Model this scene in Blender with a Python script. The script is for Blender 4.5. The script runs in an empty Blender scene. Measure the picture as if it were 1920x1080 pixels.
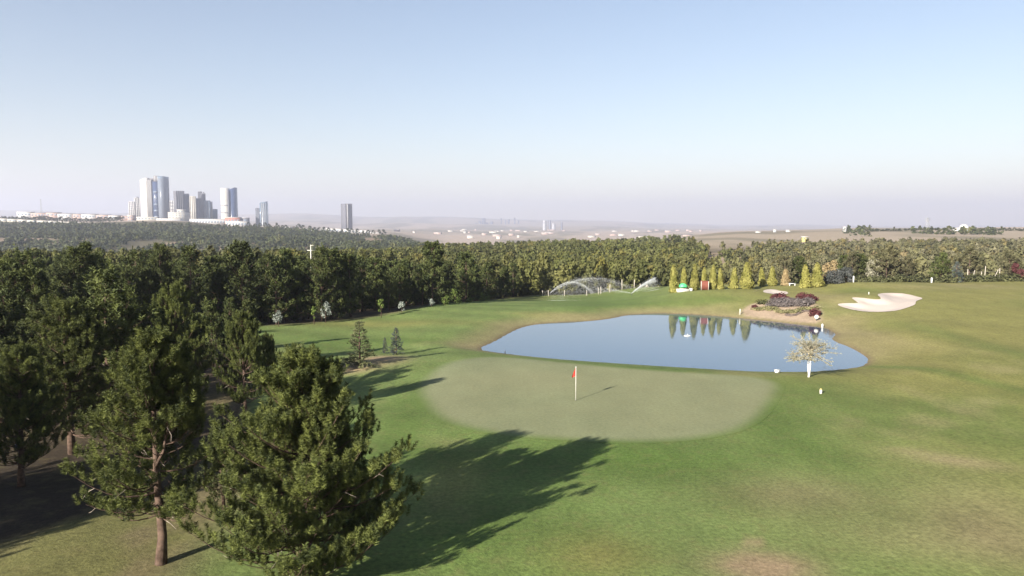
import bpy, math, random
import numpy as np
from mathutils import Vector, Matrix

SC = bpy.context.scene
COL = SC.collection
RNG = np.random.default_rng(7)
random.seed(7)

# ------------------------------------------------------------------ camera
F = 1371.0                 # focal length in pixels of the 1920 px wide photograph
HC = 11.4                  # the drone hovers this high over the green
PITCH = math.atan((540 - 425) / F)
cam_d = bpy.data.cameras.new('camera')
cam_d.sensor_width = 36.0
cam_d.lens = 36.0 * F / 1920.0
cam_d.clip_start = 0.5
cam_d.clip_end = 60000.0
cam = bpy.data.objects.new('camera', cam_d)
COL.objects.link(cam)
cam.location = (0, 0, HC)
cam.rotation_euler = (math.pi / 2 - PITCH, 0, 0)
SC.camera = cam

# ------------------------------------------------------------------ sky and sun
SUN_EL = math.radians(21.6)
SDX, SDY = 0.60, 0.80       # the way the shadows fall
_l = math.hypot(SDX, SDY); SDX /= _l; SDY /= _l
world = bpy.data.worlds.new('World')
SC.world = world
world.use_nodes = True
wn = world.node_tree
for n in list(wn.nodes):
    wn.nodes.remove(n)
sky = wn.nodes.new('ShaderNodeTexSky')
sky.sky_type = 'NISHITA'
sky.sun_disc = False
sky.sun_elevation = SUN_EL
sky.sun_rotation = math.atan2(-SDX, -SDY)
sky.altitude = 900
sky.air_density = 1.2
sky.dust_density = 0.8
sky.ozone_density = 1.5
bg = wn.nodes.new('ShaderNodeBackground')
bg.inputs['Strength'].default_value = 0.05
wo = wn.nodes.new('ShaderNodeOutputWorld')
tintn = wn.nodes.new('ShaderNodeVectorMath'); tintn.operation = 'MULTIPLY'
tintn.inputs[1].default_value = (1.10, .99, .97)      # the picture's white balance, over the whole sky
wn.links.new(sky.outputs[0], tintn.inputs[0]); wn.links.new(tintn.outputs[0], bg.inputs[0])
wn.links.new(bg.outputs[0], wo.inputs[0])

sun_d = bpy.data.lights.new('sun', 'SUN')
sun_d.energy = 5.0
sun_d.angle = math.radians(0.6)
sun_d.color = (1.0, 0.93, 0.82)
sun = bpy.data.objects.new('sun', sun_d)
COL.objects.link(sun)
sun.location = (-60, -80, 60)
sun.rotation_euler = Vector((SDX * math.cos(SUN_EL), SDY * math.cos(SUN_EL), -math.sin(SUN_EL))).to_track_quat('-Z', 'Y').to_euler()

SC.view_settings.view_transform = 'Standard'
SC.view_settings.look = 'None'
SC.view_settings.exposure = 1.70
SC.view_settings.gamma = 1.0
SC.view_settings.use_curve_mapping = False
SC.cycles.max_bounces = 6
SC.cycles.diffuse_bounces = 2
SC.cycles.transparent_max_bounces = 8
SC.cycles.volume_bounces = 1
SC.cycles.use_denoising = True

# ------------------------------------------------------------------ small tools
def smooth(a, b, x):
    t = np.clip((x - a) / (b - a), 0, 1)
    return t * t * (3 - 2 * t)

_perm = np.random.default_rng(3).random((256, 256))
def vnoise(x, y):
    xi = np.floor(x).astype(int); yi = np.floor(y).astype(int)
    fx = x - xi; fy = y - yi
    fx = fx * fx * (3 - 2 * fx); fy = fy * fy * (3 - 2 * fy)
    a = _perm[xi & 255, yi & 255]; b = _perm[(xi + 1) & 255, yi & 255]
    c = _perm[xi & 255, (yi + 1) & 255]; d = _perm[(xi + 1) & 255, (yi + 1) & 255]
    return (a * (1 - fx) + b * fx) * (1 - fy) + (c * (1 - fx) + d * fx) * fy
def fbm(x, y, o=4):
    s = 0; a = .5; t = 0
    for i in range(o):
        s = s + a * vnoise(x * 2 ** i + 17 * i, y * 2 ** i + 31 * i); t += a; a *= .5
    return s / t

def poly_sd(poly, x, y):
    """distance to the polygon's edge, negative inside"""
    P = np.asarray(poly, float)
    x = np.asarray(x, float); y = np.asarray(y, float)
    d = np.full(x.shape, 1e18); ins = np.zeros(x.shape, bool)
    n = len(P)
    for i in range(n):
        ax, ay = P[i]; bx, by = P[(i + 1) % n]
        ex, ey = bx - ax, by - ay
        wx, wy = x - ax, y - ay
        t = np.clip((wx * ex + wy * ey) / (ex * ex + ey * ey + 1e-12), 0, 1)
        d = np.minimum(d, (wx - ex * t) ** 2 + (wy - ey * t) ** 2)
        c = ((ay > y) != (by > y))
        with np.errstate(divide='ignore', invalid='ignore'):
            xx = ax + (y - ay) * ex / (ey if ey != 0 else 1e-12)
        ins ^= c & (x < xx)
    d = np.sqrt(d)
    return np.where(ins, -d, d)

def smooth_poly(P, it=2):
    P = np.asarray(P, float)
    for _ in range(it):
        Q = np.roll(P, -1, 0)
        P = np.stack([P * .75 + Q * .25, P * .25 + Q * .75], 1).reshape(-1, 2)
    return P

CP, SP = math.cos(PITCH), math.sin(PITCH)
def ray(px, py):
    cx = (px - 960) / F; cy = (540 - py) / F
    d = np.array([cx, CP + cy * SP, -SP + cy * CP])
    return d
def on_plane(px, py, z):
    d = ray(px, py); t = (z - HC) / d[2]
    return d[0] * t, d[1] * t

# ------------------------------------------------------------------ the lie of the land
WATER_Z = -1.0
pond_px = [(895, 655), (930, 640), (950, 628), (978, 614), (1012, 607), (1060, 604), (1110, 602), (1150, 597), (1175, 591), (1215, 588),
           (1260, 588), (1320, 591), (1380, 596), (1440, 602), (1500, 609), (1535, 613), (1556, 619), (1566, 627), (1556, 636), (1580, 647), (1612, 661),
           (1627, 674), (1622, 684), (1600, 690), (1560, 694), (1515, 697), (1450, 697), (1400, 696), (1300, 690), (1200, 684), (1080, 676), (1000, 669), (940, 662)]
pond_poly = smooth_poly([on_plane(a, b, WATER_Z) for a, b in pond_px], 1)

A_KEYS = np.array([-900, 0, 300, 500, 700, 850, 1100, 1400, 1650, 1920, 2800], float)
A_T = (A_KEYS - 960) / F
D_KEYS = np.array([110, 170, 300, 500, 700, 1000, 1500, 2200, 3000, 5000, 8000, 12000, 16000], float)
FAR = np.array([
    [-1, -3, -8, -15, -18, -4, 18, 32, 45, 60, 120, 300, 340],
    [-1, -3, -8, -15, -18, -3, 21, 32, 45, 60, 120, 280, 330],
    [-1, -3, -8, -16, -20, -5, 22, 30, 38, 50, 90, 220, 300],
    [-1, -3, -8, -14, -18, -8, 8, 10, 14, 20, 60, 210, 270],
    [-1, -3, -7, -12, -16, -14, -6, -8, -5, 0, 55, 175, 230],
    [-2, -6, -7, -8, -12, -20, -30, -30, -25, -12, 35, 150, 200],
    [-3, -7, -6, -6, -9, -16, -30, -32, -30, -16, 10, 95, 140],
    [-3, -7, -6, -5, -1, 3, 0, -10, -15, -15, -10, 30, 60],
    [-2, -6, -5, -4, 2, 7.5, 8, 5, 0, -5, -10, 10, 40],
    [-1, -5, -5, -3, 2, 8, 10, 8, 0, -5, -10, 10, 40],
    [-1, -5, -5, -3, 2, 8, 10, 8, 0, -5, -10, 10, 40]], float)

# where the woods begin: an open line of points, the wood lies beyond it
edge_px = [(-40, 1500)]
WOOD = [(-34, 10), (-30, 21), (-20, 30), (-17.5, 37), (-19.5, 44), (-27, 51), (-34, 60), (-37, 72), (-33, 80), (-25, 87), (-17, 95), (-10, 108), (-5.5, 125), (1, 141),
        (8, 151), (16, 153), (45, 143), (60, 137), (75, 137), (100, 140), (190, 150), (400, 160), (2600, 1200), (2600, 3000), (-3000, 3000), (-1500, 10)]

def far_height(x, y):
    yy = np.maximum(y, 1.0)
    a = np.clip(x / yy, A_T[0], A_T[-1])
    ia = np.clip(np.searchsorted(A_T, a) - 1, 0, len(A_T) - 2)
    ta = (a - A_T[ia]) / (A_T[ia + 1] - A_T[ia]); ta = ta * ta * (3 - 2 * ta)
    ld = np.log(np.clip(yy, D_KEYS[0], D_KEYS[-1])); LK = np.log(D_KEYS)
    idd = np.clip(np.searchsorted(LK, ld) - 1, 0, len(LK) - 2)
    td = (ld - LK[idd]) / (LK[idd + 1] - LK[idd]); td = td * td * (3 - 2 * td)
    z = (FAR[ia, idd] * (1 - ta) + FAR[ia + 1, idd] * ta) * (1 - td) + (FAR[ia, idd + 1] * (1 - ta) + FAR[ia + 1, idd + 1] * ta) * td
    amp = np.clip((yy - 250) / 1000, 0, 1) * 7 + np.clip((yy - 4000) / 6000, 0, 1) * 60
    z = z + amp * (fbm(x / (90 + yy * .09), y / (90 + yy * .09)) - .5) * 1.3
    return z

def g2(x, y, cx, cy, rx, ry):
    return np.exp(-(((x - cx) / rx) ** 2 + ((y - cy) / ry) ** 2))

def near_height(x, y):
    z = np.zeros_like(x, float)
    z += .7 * smooth(84, 118, y) * smooth(14, 34, x)
    z -= 2.4 * smooth(100, 146, y) * (1 - smooth(12, 34, x)) * smooth(-40, -12, x)
    z += .45 * smooth(72, 118, y) * smooth(40, 62, x)
    z += .5 * g2(x, y, 60, 122, 10, 8) + .6 * g2(x, y, 49, 104, 7, 6)
    z += 1.2 * g2(x, y, 14, 131, 9, 6) * 0 + .5 * g2(x, y, 30, 118, 14, 6)
    z += .4 * smooth(25, 60, x) * smooth(20, 60, y)
    z -= .6 * g2(x, y, -14, 72, 9, 16)          # a dip in the left fairway
    z += .5 * g2(x, y, -10, 61, 6, 5)
    z += (fbm(x / 19, y / 23, 3) - .5) * .9 * smooth(8, 22, np.hypot(x - 5, (y - 46) * .9) - 8)
    return z

def height(x, y):
    x = np.asarray(x, float); y = np.asarray(y, float)
    zn = near_height(x, y)
    sw = poly_sd(WOOD, x, y)
    zn = zn - 2.4 * smooth(0, 22, -sw) * smooth(34, 75, y)
    zf = far_height(x, y)
    ws = 18 * (1 - smooth(18, 34, x))
    w = smooth(131 + ws, 156 + ws, y)
    z = zn * (1 - w) + zf * w
    m = (y > 30) & (y < 160) & (x > -40) & (x < 90)
    if np.any(m):
        sd = poly_sd(pond_poly, x[m] if x.ndim else x, y[m] if y.ndim else y)
        zz = z[m] if z.ndim else z
        bank = np.where(sd > 0, WATER_Z + .17 * sd, WATER_Z + np.maximum(sd * .5, -2))
        k = .35
        h = np.clip(.5 + .5 * (bank - zz) / k, 0, 1)
        sm = bank * (1 - h) + zz * h - k * h * (1 - h)
        r = np.where(sd > 6, np.minimum(sm, zz), np.minimum(sm, zz))
        r = np.where(sd < 0, bank, np.where(sd < 1.2, np.minimum(bank, r), r))
        if z.ndim: z[m] = r
        else: z = r
    return z

def ground(px, py):
    """the point of the ground seen at a pixel of the photograph"""
    d = ray(px, py)
    t = np.exp(np.linspace(math.log(12), math.log(15000), 2600))
    x, y, z = d[0] * t, d[1] * t, HC + d[2] * t
    g = height(x, y)
    k = int(np.argmax(z < g))
    if k == 0:
        k = len(t) - 1
    a = (z[k - 1] - g[k - 1]) / max(1e-9, (z[k - 1] - g[k - 1]) - (z[k] - g[k]))
    tt = t[k - 1] + (t[k] - t[k - 1]) * a
    return float(d[0] * tt), float(d[1] * tt), float(height(np.array([d[0] * tt]), np.array([d[1] * tt]))[0])
def gz(x, y):
    return float(height(np.array([float(x)]), np.array([float(y)]))[0])
def at(px, Y):
    return (px - 960) / F * Y * 1.0
def z_at(py, Y):
    """height of what is seen at row py, Y metres ahead"""
    d = ray(960, py)
    return HC + d[2] / d[1] * Y
def x_at(px, py, Y):
    d = ray(px, py)
    return d[0] / d[1] * Y

# ------------------------------------------------------------------ meshes
def np_mesh(name, V, faces, mats=(), smooth_shade=False, mat_idx=None, colors=None, cname='tint'):
    """faces: an int array (n,3) or (n,4), or a list of such arrays"""
    if isinstance(faces, np.ndarray): faces = [faces]
    faces = [f for f in faces if len(f)]
    me = bpy.data.meshes.new(name)
    V = np.asarray(V, np.float32)
    nl = sum(f.size for f in faces); nf = sum(len(f) for f in faces)
    me.vertices.add(len(V)); me.vertices.foreach_set('co', V.ravel())
    me.loops.add(nl); me.polygons.add(nf)
    me.loops.foreach_set('vertex_index', np.concatenate([f.ravel() for f in faces]).astype(np.int32))
    tot = np.concatenate([np.full(len(f), f.shape[1]) for f in faces])
    st = np.concatenate([[0], np.cumsum(tot)[:-1]])
    me.polygons.foreach_set('loop_start', st.astype(np.int32))
    try:
        me.polygons.foreach_set('loop_total', tot.astype(np.int32))
    except Exception:
        pass
    if mat_idx is not None:
        me.polygons.foreach_set('material_index', np.asarray(mat_idx, np.int32))
    for m in mats: me.materials.append(m)
    if smooth_shade:
        me.polygons.foreach_set('use_smooth', np.ones(nf, bool))
    if colors is not None:
        at_ = me.color_attributes.new(cname, 'FLOAT_COLOR', 'POINT')
        c = np.ones((len(V), 4), np.float32); c[:, :3] = colors
        at_.data.foreach_set('color', c.ravel())
    me.update(calc_edges=True)
    return me

class MB:
    """collects boxes, tubes and prisms into one mesh"""
    def __init__(s):
        s.v = []; s.f3 = []; s.f4 = []; s.n = 0
    def add(s, V, f3=None, f4=None):
        V = np.asarray(V, float)
        if f3 is not None and len(f3): s.f3.append(np.asarray(f3) + s.n)
        if f4 is not None and len(f4): s.f4.append(np.asarray(f4) + s.n)
        s.v.append(V); s.n += len(V)
        return s
    def box(s, x0, x1, y0, y1, z0, z1):
        V = [(x0, y0, z0), (x1, y0, z0), (x1, y1, z0), (x0, y1, z0), (x0, y0, z1), (x1, y0, z1), (x1, y1, z1), (x0, y1, z1)]
        return s.add(V, None, [(0, 3, 2, 1), (4, 5, 6, 7), (0, 1, 5, 4), (1, 2, 6, 5), (2, 3, 7, 6), (3, 0, 4, 7)])
    def prism(s, pts, z0, z1, tops=None):
        n = len(pts)
        V = [(p[0], p[1], z0) for p in pts] + [(p[0], p[1], z1 if tops is None else tops[i]) for i, p in enumerate(pts)]
        f4 = [(i, (i + 1) % n, n + (i + 1) % n, n + i) for i in range(n)]
        V.append((sum(p[0] for p in pts) / n, sum(p[1] for p in pts) / n, z1 if tops is None else sum(tops) / n))
        f3 = [(n + i, n + (i + 1) % n, 2 * n) for i in range(n)]
        return s.add(V, f3, f4)
    def tube(s, P, R, k=6, cap=True):
        P = np.asarray(P, float); R = np.broadcast_to(np.asarray(R, float), (len(P),))
        T = np.gradient(P, axis=0); T /= np.linalg.norm(T, axis=1)[:, None] + 1e-9
        ref = np.array([0, 0, 1.]) if abs(T[0, 2]) < .8 else np.array([1., 0, 0])
        U = np.cross(T, ref); U /= np.linalg.norm(U, axis=1)[:, None] + 1e-9
        W = np.cross(T, U)
        a = np.arange(k) * 2 * math.pi / k
        V = (P[:, None] + R[:, None, None] * (np.cos(a)[None, :, None] * U[:, None] + np.sin(a)[None, :, None] * W[:, None])).reshape(-1, 3)
        f4 = []
        for i in range(len(P) - 1):
            for j in range(k):
                f4.append((i * k + j, i * k + (j + 1) % k, (i + 1) * k + (j + 1) % k, (i + 1) * k + j))
        f3 = []
        if cap:
            V = np.vstack([V, P[-1:], P[:1]])
            e = (len(P) - 1) * k; c = len(P) * k
            f3 = [(e + j, e + (j + 1) % k, c) for j in range(k)] + [((j + 1) % k, j, c + 1) for j in range(k)]
        return s.add(V, f3, f4)
    def mesh(s, name, mat, sm=False):
        F_ = []
        if s.f4: F_.append(np.vstack(s.f4))
        if s.f3: F_.append(np.vstack(s.f3))
        return np_mesh(name, np.vstack(s.v), F_, [mat], sm)

def link(name, me, parent=None, loc=None, rz=0, scale=None):
    o = bpy.data.objects.new(name, me); COL.objects.link(o)
    if loc is not None: o.location = loc
    if rz: o.rotation_euler = (0, 0, rz)
    if scale is not None: o.scale = scale if hasattr(scale, '__len__') else (scale,) * 3
    if parent is not None: o.parent = parent
    return o
def tag(o, label=None, cat=None, group=None, kind=None):
    if label: o['label'] = label
    if cat: o['category'] = cat
    if group: o['group'] = group
    if kind: o['kind'] = kind
    return o
def thing(name, label, cat, loc, rz=0, group=None, scale=None):
    return tag(link(name, None, None, loc, rz, scale), label, cat, group)
def part(mb, name, mat, parent, sm=False):
    return link(name, mb.mesh(name, mat, sm), parent)
def dup(root, loc, rz, scale, label=None, group=None):
    r = root.copy(); COL.objects.link(r); r.location = loc; r.rotation_euler = (0, 0, rz)
    r.scale = scale if hasattr(scale, '__len__') else (scale,) * 3
    if label: r['label'] = label
    if group: r['group'] = group
    for ch in root.children:
        c = ch.copy(); COL.objects.link(c); c.parent = r
        for g in ch.children:
            d = g.copy(); COL.objects.link(d); d.parent = c
    return r

# ------------------------------------------------------------------ materials
def new_mat(name):
    m = bpy.data.materials.new(name); m.use_nodes = True
    nt = m.node_tree
    for n in list(nt.nodes): nt.nodes.remove(n)
    out = nt.nodes.new('ShaderNodeOutputMaterial')
    return m, nt, out
def principled(name, col, rough=.7, spec=.3, noise=None, nscale=4., bump=0, bscale=30., metal=0):
    col = tuple(v * K for v in col)
    m, nt, out = new_mat(name)
    p = nt.nodes.new('ShaderNodeBsdfPrincipled')
    p.inputs['Roughness'].default_value = rough
    p.inputs['Specular IOR Level'].default_value = spec
    p.inputs['Metallic'].default_value = metal
    nt.links.new(p.outputs[0], out.inputs[0])
    tc = nt.nodes.new('ShaderNodeTexCoord')
    if noise:
        nz = nt.nodes.new('ShaderNodeTexNoise'); nz.inputs['Scale'].default_value = nscale; nz.inputs['Detail'].default_value = 5
        nt.links.new(tc.outputs['Object'], nz.inputs['Vector'])
        mx = nt.nodes.new('ShaderNodeValToRGB')
        mx.color_ramp.elements[0].position = .3; mx.color_ramp.elements[1].position = .7
        mx.color_ramp.elements[0].color = (*[c * (1 - noise) for c in col], 1)
        mx.color_ramp.elements[1].color = (*[min(1, c * (1 + noise)) for c in col], 1)
        nt.links.new(nz.outputs[0], mx.inputs[0]); nt.links.new(mx.outputs[0], p.inputs['Base Color'])
    else:
        p.inputs['Base Color'].default_value = (*col, 1)
    if bump:
        b = nt.nodes.new('ShaderNodeBump'); b.inputs['Strength'].default_value = bump
        n2 = nt.nodes.new('ShaderNodeTexNoise'); n2.inputs['Scale'].default_value = bscale; n2.inputs['Detail'].default_value = 6
        nt.links.new(tc.outputs['Object'], n2.inputs['Vector']); nt.links.new(n2.outputs[0], b.inputs['Height'])
        nt.links.new(b.outputs[0], p.inputs['Normal'])
    return m

def foliage(name, c1, c2, nscale=1.2, trans=.22, rnd=.25, attr=False, rough=.75):
    """leaf colour between c1 and c2 by noise, shifted a little per plant"""
    c1 = tuple(v * K for v in c1); c2 = tuple(v * K for v in c2)
    m, nt, out = new_mat(name)
    N, L = nt.nodes.new, nt.links.new
    tc = N('ShaderNodeTexCoord'); nz = N('ShaderNodeTexNoise'); nz.inputs['Scale'].default_value = nscale; nz.inputs['Detail'].default_value = 3
    L(tc.outputs['Object'], nz.inputs['Vector'])
    cr = N('ShaderNodeValToRGB'); cr.color_ramp.elements[0].position = .35; cr.color_ramp.elements[1].position = .66
    cr.color_ramp.elements[0].color = (*c1, 1); cr.color_ramp.elements[1].color = (*c2, 1)
    L(nz.outputs[0], cr.inputs[0])
    oi = N('ShaderNodeObjectInfo'); mr = N('ShaderNodeMapRange'); mr.inputs['To Min'].default_value = 1 - rnd; mr.inputs['To Max'].default_value = 1 + rnd
    L(oi.outputs['Random'], mr.inputs['Value'])
    mul = N('ShaderNodeVectorMath'); mul.operation = 'SCALE'
    L(cr.outputs[0], mul.inputs[0]); L(mr.outputs[0], mul.inputs['Scale'])
    colr = mul.outputs[0]
    if attr:
        a = N('ShaderNodeAttribute'); a.attribute_name = 'tint'
        m2 = N('ShaderNodeVectorMath'); m2.operation = 'MULTIPLY'
        L(colr, m2.inputs[0]); L(a.outputs['Color'], m2.inputs[1]); colr = m2.outputs[0]
    d = N('ShaderNodeBsdfPrincipled'); d.inputs['Roughness'].default_value = rough; d.inputs['Specular IOR Level'].default_value = .25
    t = N('ShaderNodeBsdfTranslucent'); mix = N('ShaderNodeMixShader'); mix.inputs[0].default_value = trans
    L(colr, d.inputs['Base Color']); L(colr, t.inputs['Color'])
    L(d.outputs[0], mix.inputs[1]); L(t.outputs[0], mix.inputs[2]); L(mix.outputs[0], out.inputs[0])
    return m

K = .62        # one scale for every reflectance
M = {}
M['needle'] = foliage('pine_needles', (.038, .052, .014), (.185, .212, .052), 2.2, .16)
M['needle_far'] = foliage('pine_needles_far', (.033, .048, .014), (.130, .152, .040), .9, .13)
M['wood_far'] = foliage('woodland_leaves', (.075, .085, .033), (.145, .150, .060), .05, attr=True, rnd=0)
M['bark'] = principled('pine_bark', (.125, .085, .065), .9, .1, .45, 5, .6, 24)
M['deadwood'] = principled('dead_twigs', (.34, .29, .24), .9, .1, .3, 6)
M['gold'] = foliage('golden_cypress', (.26, .255, .06), (.45, .42, .125), 2.5, .3, .12)
M['gold_pale'] = foliage('pale_gold_cypress', (.36, .27, .14), (.50, .39, .21), 2.5, .3, .1)
M['spruce'] = foliage('spruce_needles', (.07, .085, .04), (.19, .20, .09), 3, .15)
M['blue_spruce'] = foliage('blue_spruce_needles', (.06, .08, .075), (.15, .18, .17), 3, .12)
M['leaf'] = foliage('young_leaves', (.09, .13, .025), (.20, .27, .06), 3, .35)
M['silver'] = foliage('silver_leaves', (.22, .25, .22), (.42, .46, .40), 3, .3)
M['pale_twig'] = principled('pale_twigs', (.42, .37, .26), .8, .2, .25, 5)
M['whitewash'] = principled('whitewashed_bark', (.74, .72, .68), .85, .1, .12, 8)
M['red_leaf'] = foliage('dark_red_leaves', (.095, .030, .030), (.165, .052, .055), 3, .25, .15)
M['lavender'] = foliage('lavender', (.14, .12, .115), (.24, .205, .195), 3, .15, .15)
M['cover'] = foliage('pale_ground_cover', (.26, .25, .11), (.42, .38, .19), 2.5, .2, .15)
M['dark_shrub'] = foliage('dark_shrub_leaves', (.055, .06, .025), (.12, .125, .05), 3, .15, .2)
M['grey_weep'] = foliage('grey_weeping_leaves', (.06, .07, .065), (.15, .155, .15), 2, .2, .1)
M['dust_leaf'] = foliage('dusty_leaves', (.28, .27, .19), (.46, .44, .33), 3, .3)
M['stone'] = principled('dark_stone', (.13, .10, .085), .85, .2, .4, 6, .4, 20)
M['white'] = principled('white_paint', (.78, .78, .76), .5, .4, .06, 3)
M['offwhite'] = principled('aged_white_paint', (.66, .64, .58), .6, .3, .12, 3)
M['red_cloth'] = principled('red_flag_cloth', (.62, .05, .035), .7, .2, .1, 8)
M['green_roof'] = principled('green_roof_sheet', (.10, .62, .24), .5, .4, .08, 2)
M['redboard'] = principled('red_brown_boards', (.26, .085, .06), .7, .2, .2, 4)
M['postwood'] = principled('pale_post_wood', (.55, .50, .42), .8, .2, .2, 8)
M['wire'] = principled('fence_wire', (.30, .29, .27), .5, .5)
M['steel'] = principled('grey_steel', (.40, .41, .43), .5, .5, .1, 3)
M['black'] = principled('black_metal', (.03, .03, .035), .4, .5, .1, 8)
M['blue'] = principled('blue_paint', (.06, .16, .42), .5, .4, .1, 8)
M['path'] = principled('pale_path', (.42, .36, .26), .9, .1, .2, 2)
M['glow'] = principled('white_globe', (.82, .80, .76), .35, .5, .04, 4)
M['yellow'] = principled('yellow_paint', (.52, .45, .16), .6, .3, .12, 1)

# ------------------------------------------------------------------ painted ground
green_px = [(779, 745), (777, 725), (795, 700), (830, 680), (880, 669), (960, 669), (1080, 681), (1200, 691), (1300, 697), (1400, 703), (1455, 712),
            (1476, 724), (1462, 752), (1440, 783), (1400, 808), (1330, 824), (1230, 832), (1130, 830), (1020, 825), (920, 815), (840, 797), (798, 775)]
green_poly = smooth_poly([ground(a, b)[:2] for a, b in green_px], 2)
bunker_px = [(1320 + a / 3.2, 380 + b / 3.2) for a, b in
             [(785, 612), (850, 603), (935, 607), (905, 588), (880, 570), (940, 571), (1010, 581), (1062, 583), (1058, 568), (1038, 556), (1055, 545), (1120, 543),
              (1200, 546), (1270, 562), (1322, 576), (1268, 592), (1272, 612), (1220, 632), (1150, 652), (1050, 658), (960, 655), (870, 640)]]
bunker_poly = smooth_poly([ground(a, b)[:2] for a, b in bunker_px], 2)
bunker2_px = [(1428, 548), (1437, 543), (1452, 543), (1462, 546), (1477, 547), (1478, 552), (1462, 553), (1445, 551)]
bunker2_poly = smooth_poly([ground(a, b)[:2] for a, b in bunker2_px], 2)
bed_px = [(1385, 590), (1405, 572), (1430, 566), (1480, 562), (1530, 566), (1538, 592), (1536, 606), (1500, 604), (1440, 597)]
bed_poly = smooth_poly([ground(a, b)[:2] for a, b in bed_px], 1)

C_FAIR = np.array([.172, .232, .070]); C_LUSH = np.array([.105, .168, .036]); C_YEL = np.array([.258, .238, .076]); C_DRY = np.array([.32, .27, .135])
C_BARE = np.array([.34, .25, .15]); C_FLOOR = np.array([.075, .055, .038]); C_STRAW = np.array([.20, .165, .085]); C_SAND = np.array([.50, .38, .27])

def blob(px, py, rx, ry, rot=0):
    x0, y0, _ = ground(px, py)
    x1 = ground(px + rx, py)[0]
    y1 = ground(px, py - ry)[1] if ry < py - 440 else y0 + 10
    return (x0, y0, abs(x1 - x0), abs(y1 - y0), rot)
def blob_w(b, x, y):
    x0, y0, rx, ry, rot = b
    c, s = math.cos(rot), math.sin(rot)
    dx = (x - x0) * c + (y - y0) * s; dy = -(x - x0) * s + (y - y0) * c
    return np.exp(-((dx / rx) ** 2 + (dy / ry) ** 2))

BLOBS = [  # colour, weight, blob
    (C_LUSH, .95, blob(1180, 855, 230, 35)), (C_LUSH, .8, blob(1420, 790, 60, 60)), (C_LUSH, .6, blob(760, 790, 50, 70)),
    (C_LUSH, .8, blob(1290, 880, 120, 40)), (C_LUSH, .5, blob(830, 850, 90, 30)), (C_LUSH, .65, blob(1780, 700, 28, 60, .3)),
    (C_LUSH, .45, blob(1860, 650, 40, 60)), (C_LUSH, .35, blob(1560, 1000, 120, 60)), (C_LUSH, .5, blob(1500, 810, 40, 90)),
    (C_LUSH, .6, blob(1120, 568, 120, 9)), (C_LUSH, .5, blob(1330, 562, 70, 8)), (C_LUSH, .6, blob(700, 640, 180, 8)), (C_LUSH, .5, blob(620, 650, 80, 9)),
    (C_LUSH, .5, blob(1610, 545, 50, 6)), (C_YEL, .6, blob(720, 608, 180, 7)), (C_YEL, .5, blob(1010, 590, 60, 6)),
    (C_DRY, .9, blob(1800, 865, 90, 12, -.35)), (C_DRY, .6, blob(1700, 845, 40, 6, -.2)), (C_LUSH, .7, blob(1380, 940, 60, 30)), (C_YEL * .8, .7, blob(1120, 1040, 120, 40)), (C_DRY, .35, blob(1860, 940, 110, 50)), (C_BARE, 1.35, blob(1425, 1062, 95, 26)), (C_BARE * 1.1, 1.2, blob(1410, 1020, 26, 5, .7)), (C_BARE * .8, .45, blob(1500, 930, 170, 40)), (C_BARE * .8, .55, blob(1860, 1000, 120, 60)),
    (C_DRY, .35, blob(1700, 1010, 200, 40)), (C_DRY, .7, blob(1640, 630, 60, 26)), (C_DRY, .75, blob(1580, 600, 60, 16)), (C_DRY, .6, blob(1560, 560, 60, 12)),
    (C_DRY, .55, blob(1330, 578, 60, 7)), (C_DRY, .6, blob(1080, 592, 70, 6)), (C_DRY, .6, blob(880, 650, 40, 6)), (C_DRY, .5, blob(960, 612, 40, 6)),
    (C_DRY, .55, blob(1820, 536, 70, 5)), (C_DRY, .4, blob(1720, 538, 60, 4)), (C_BARE * 1.15, 1.3, blob(645, 690, 60, 9, .3)), (C_BARE * 1.1, 1.2, blob(715, 672, 44, 5, .3)),
    (C_YEL, .6, blob(850, 900, 60, 40)), (C_LUSH, .55, blob(900, 1000, 120, 40)),
    (np.array([.30, .10, .055]), .95, blob(40, 838, 75, 14)), (np.array([.34, .2, .11]), .8, blob(400, 745, 22, 7)), (C_STRAW * 1.5, .6, blob(120, 940, 40, 9)),
]

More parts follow.
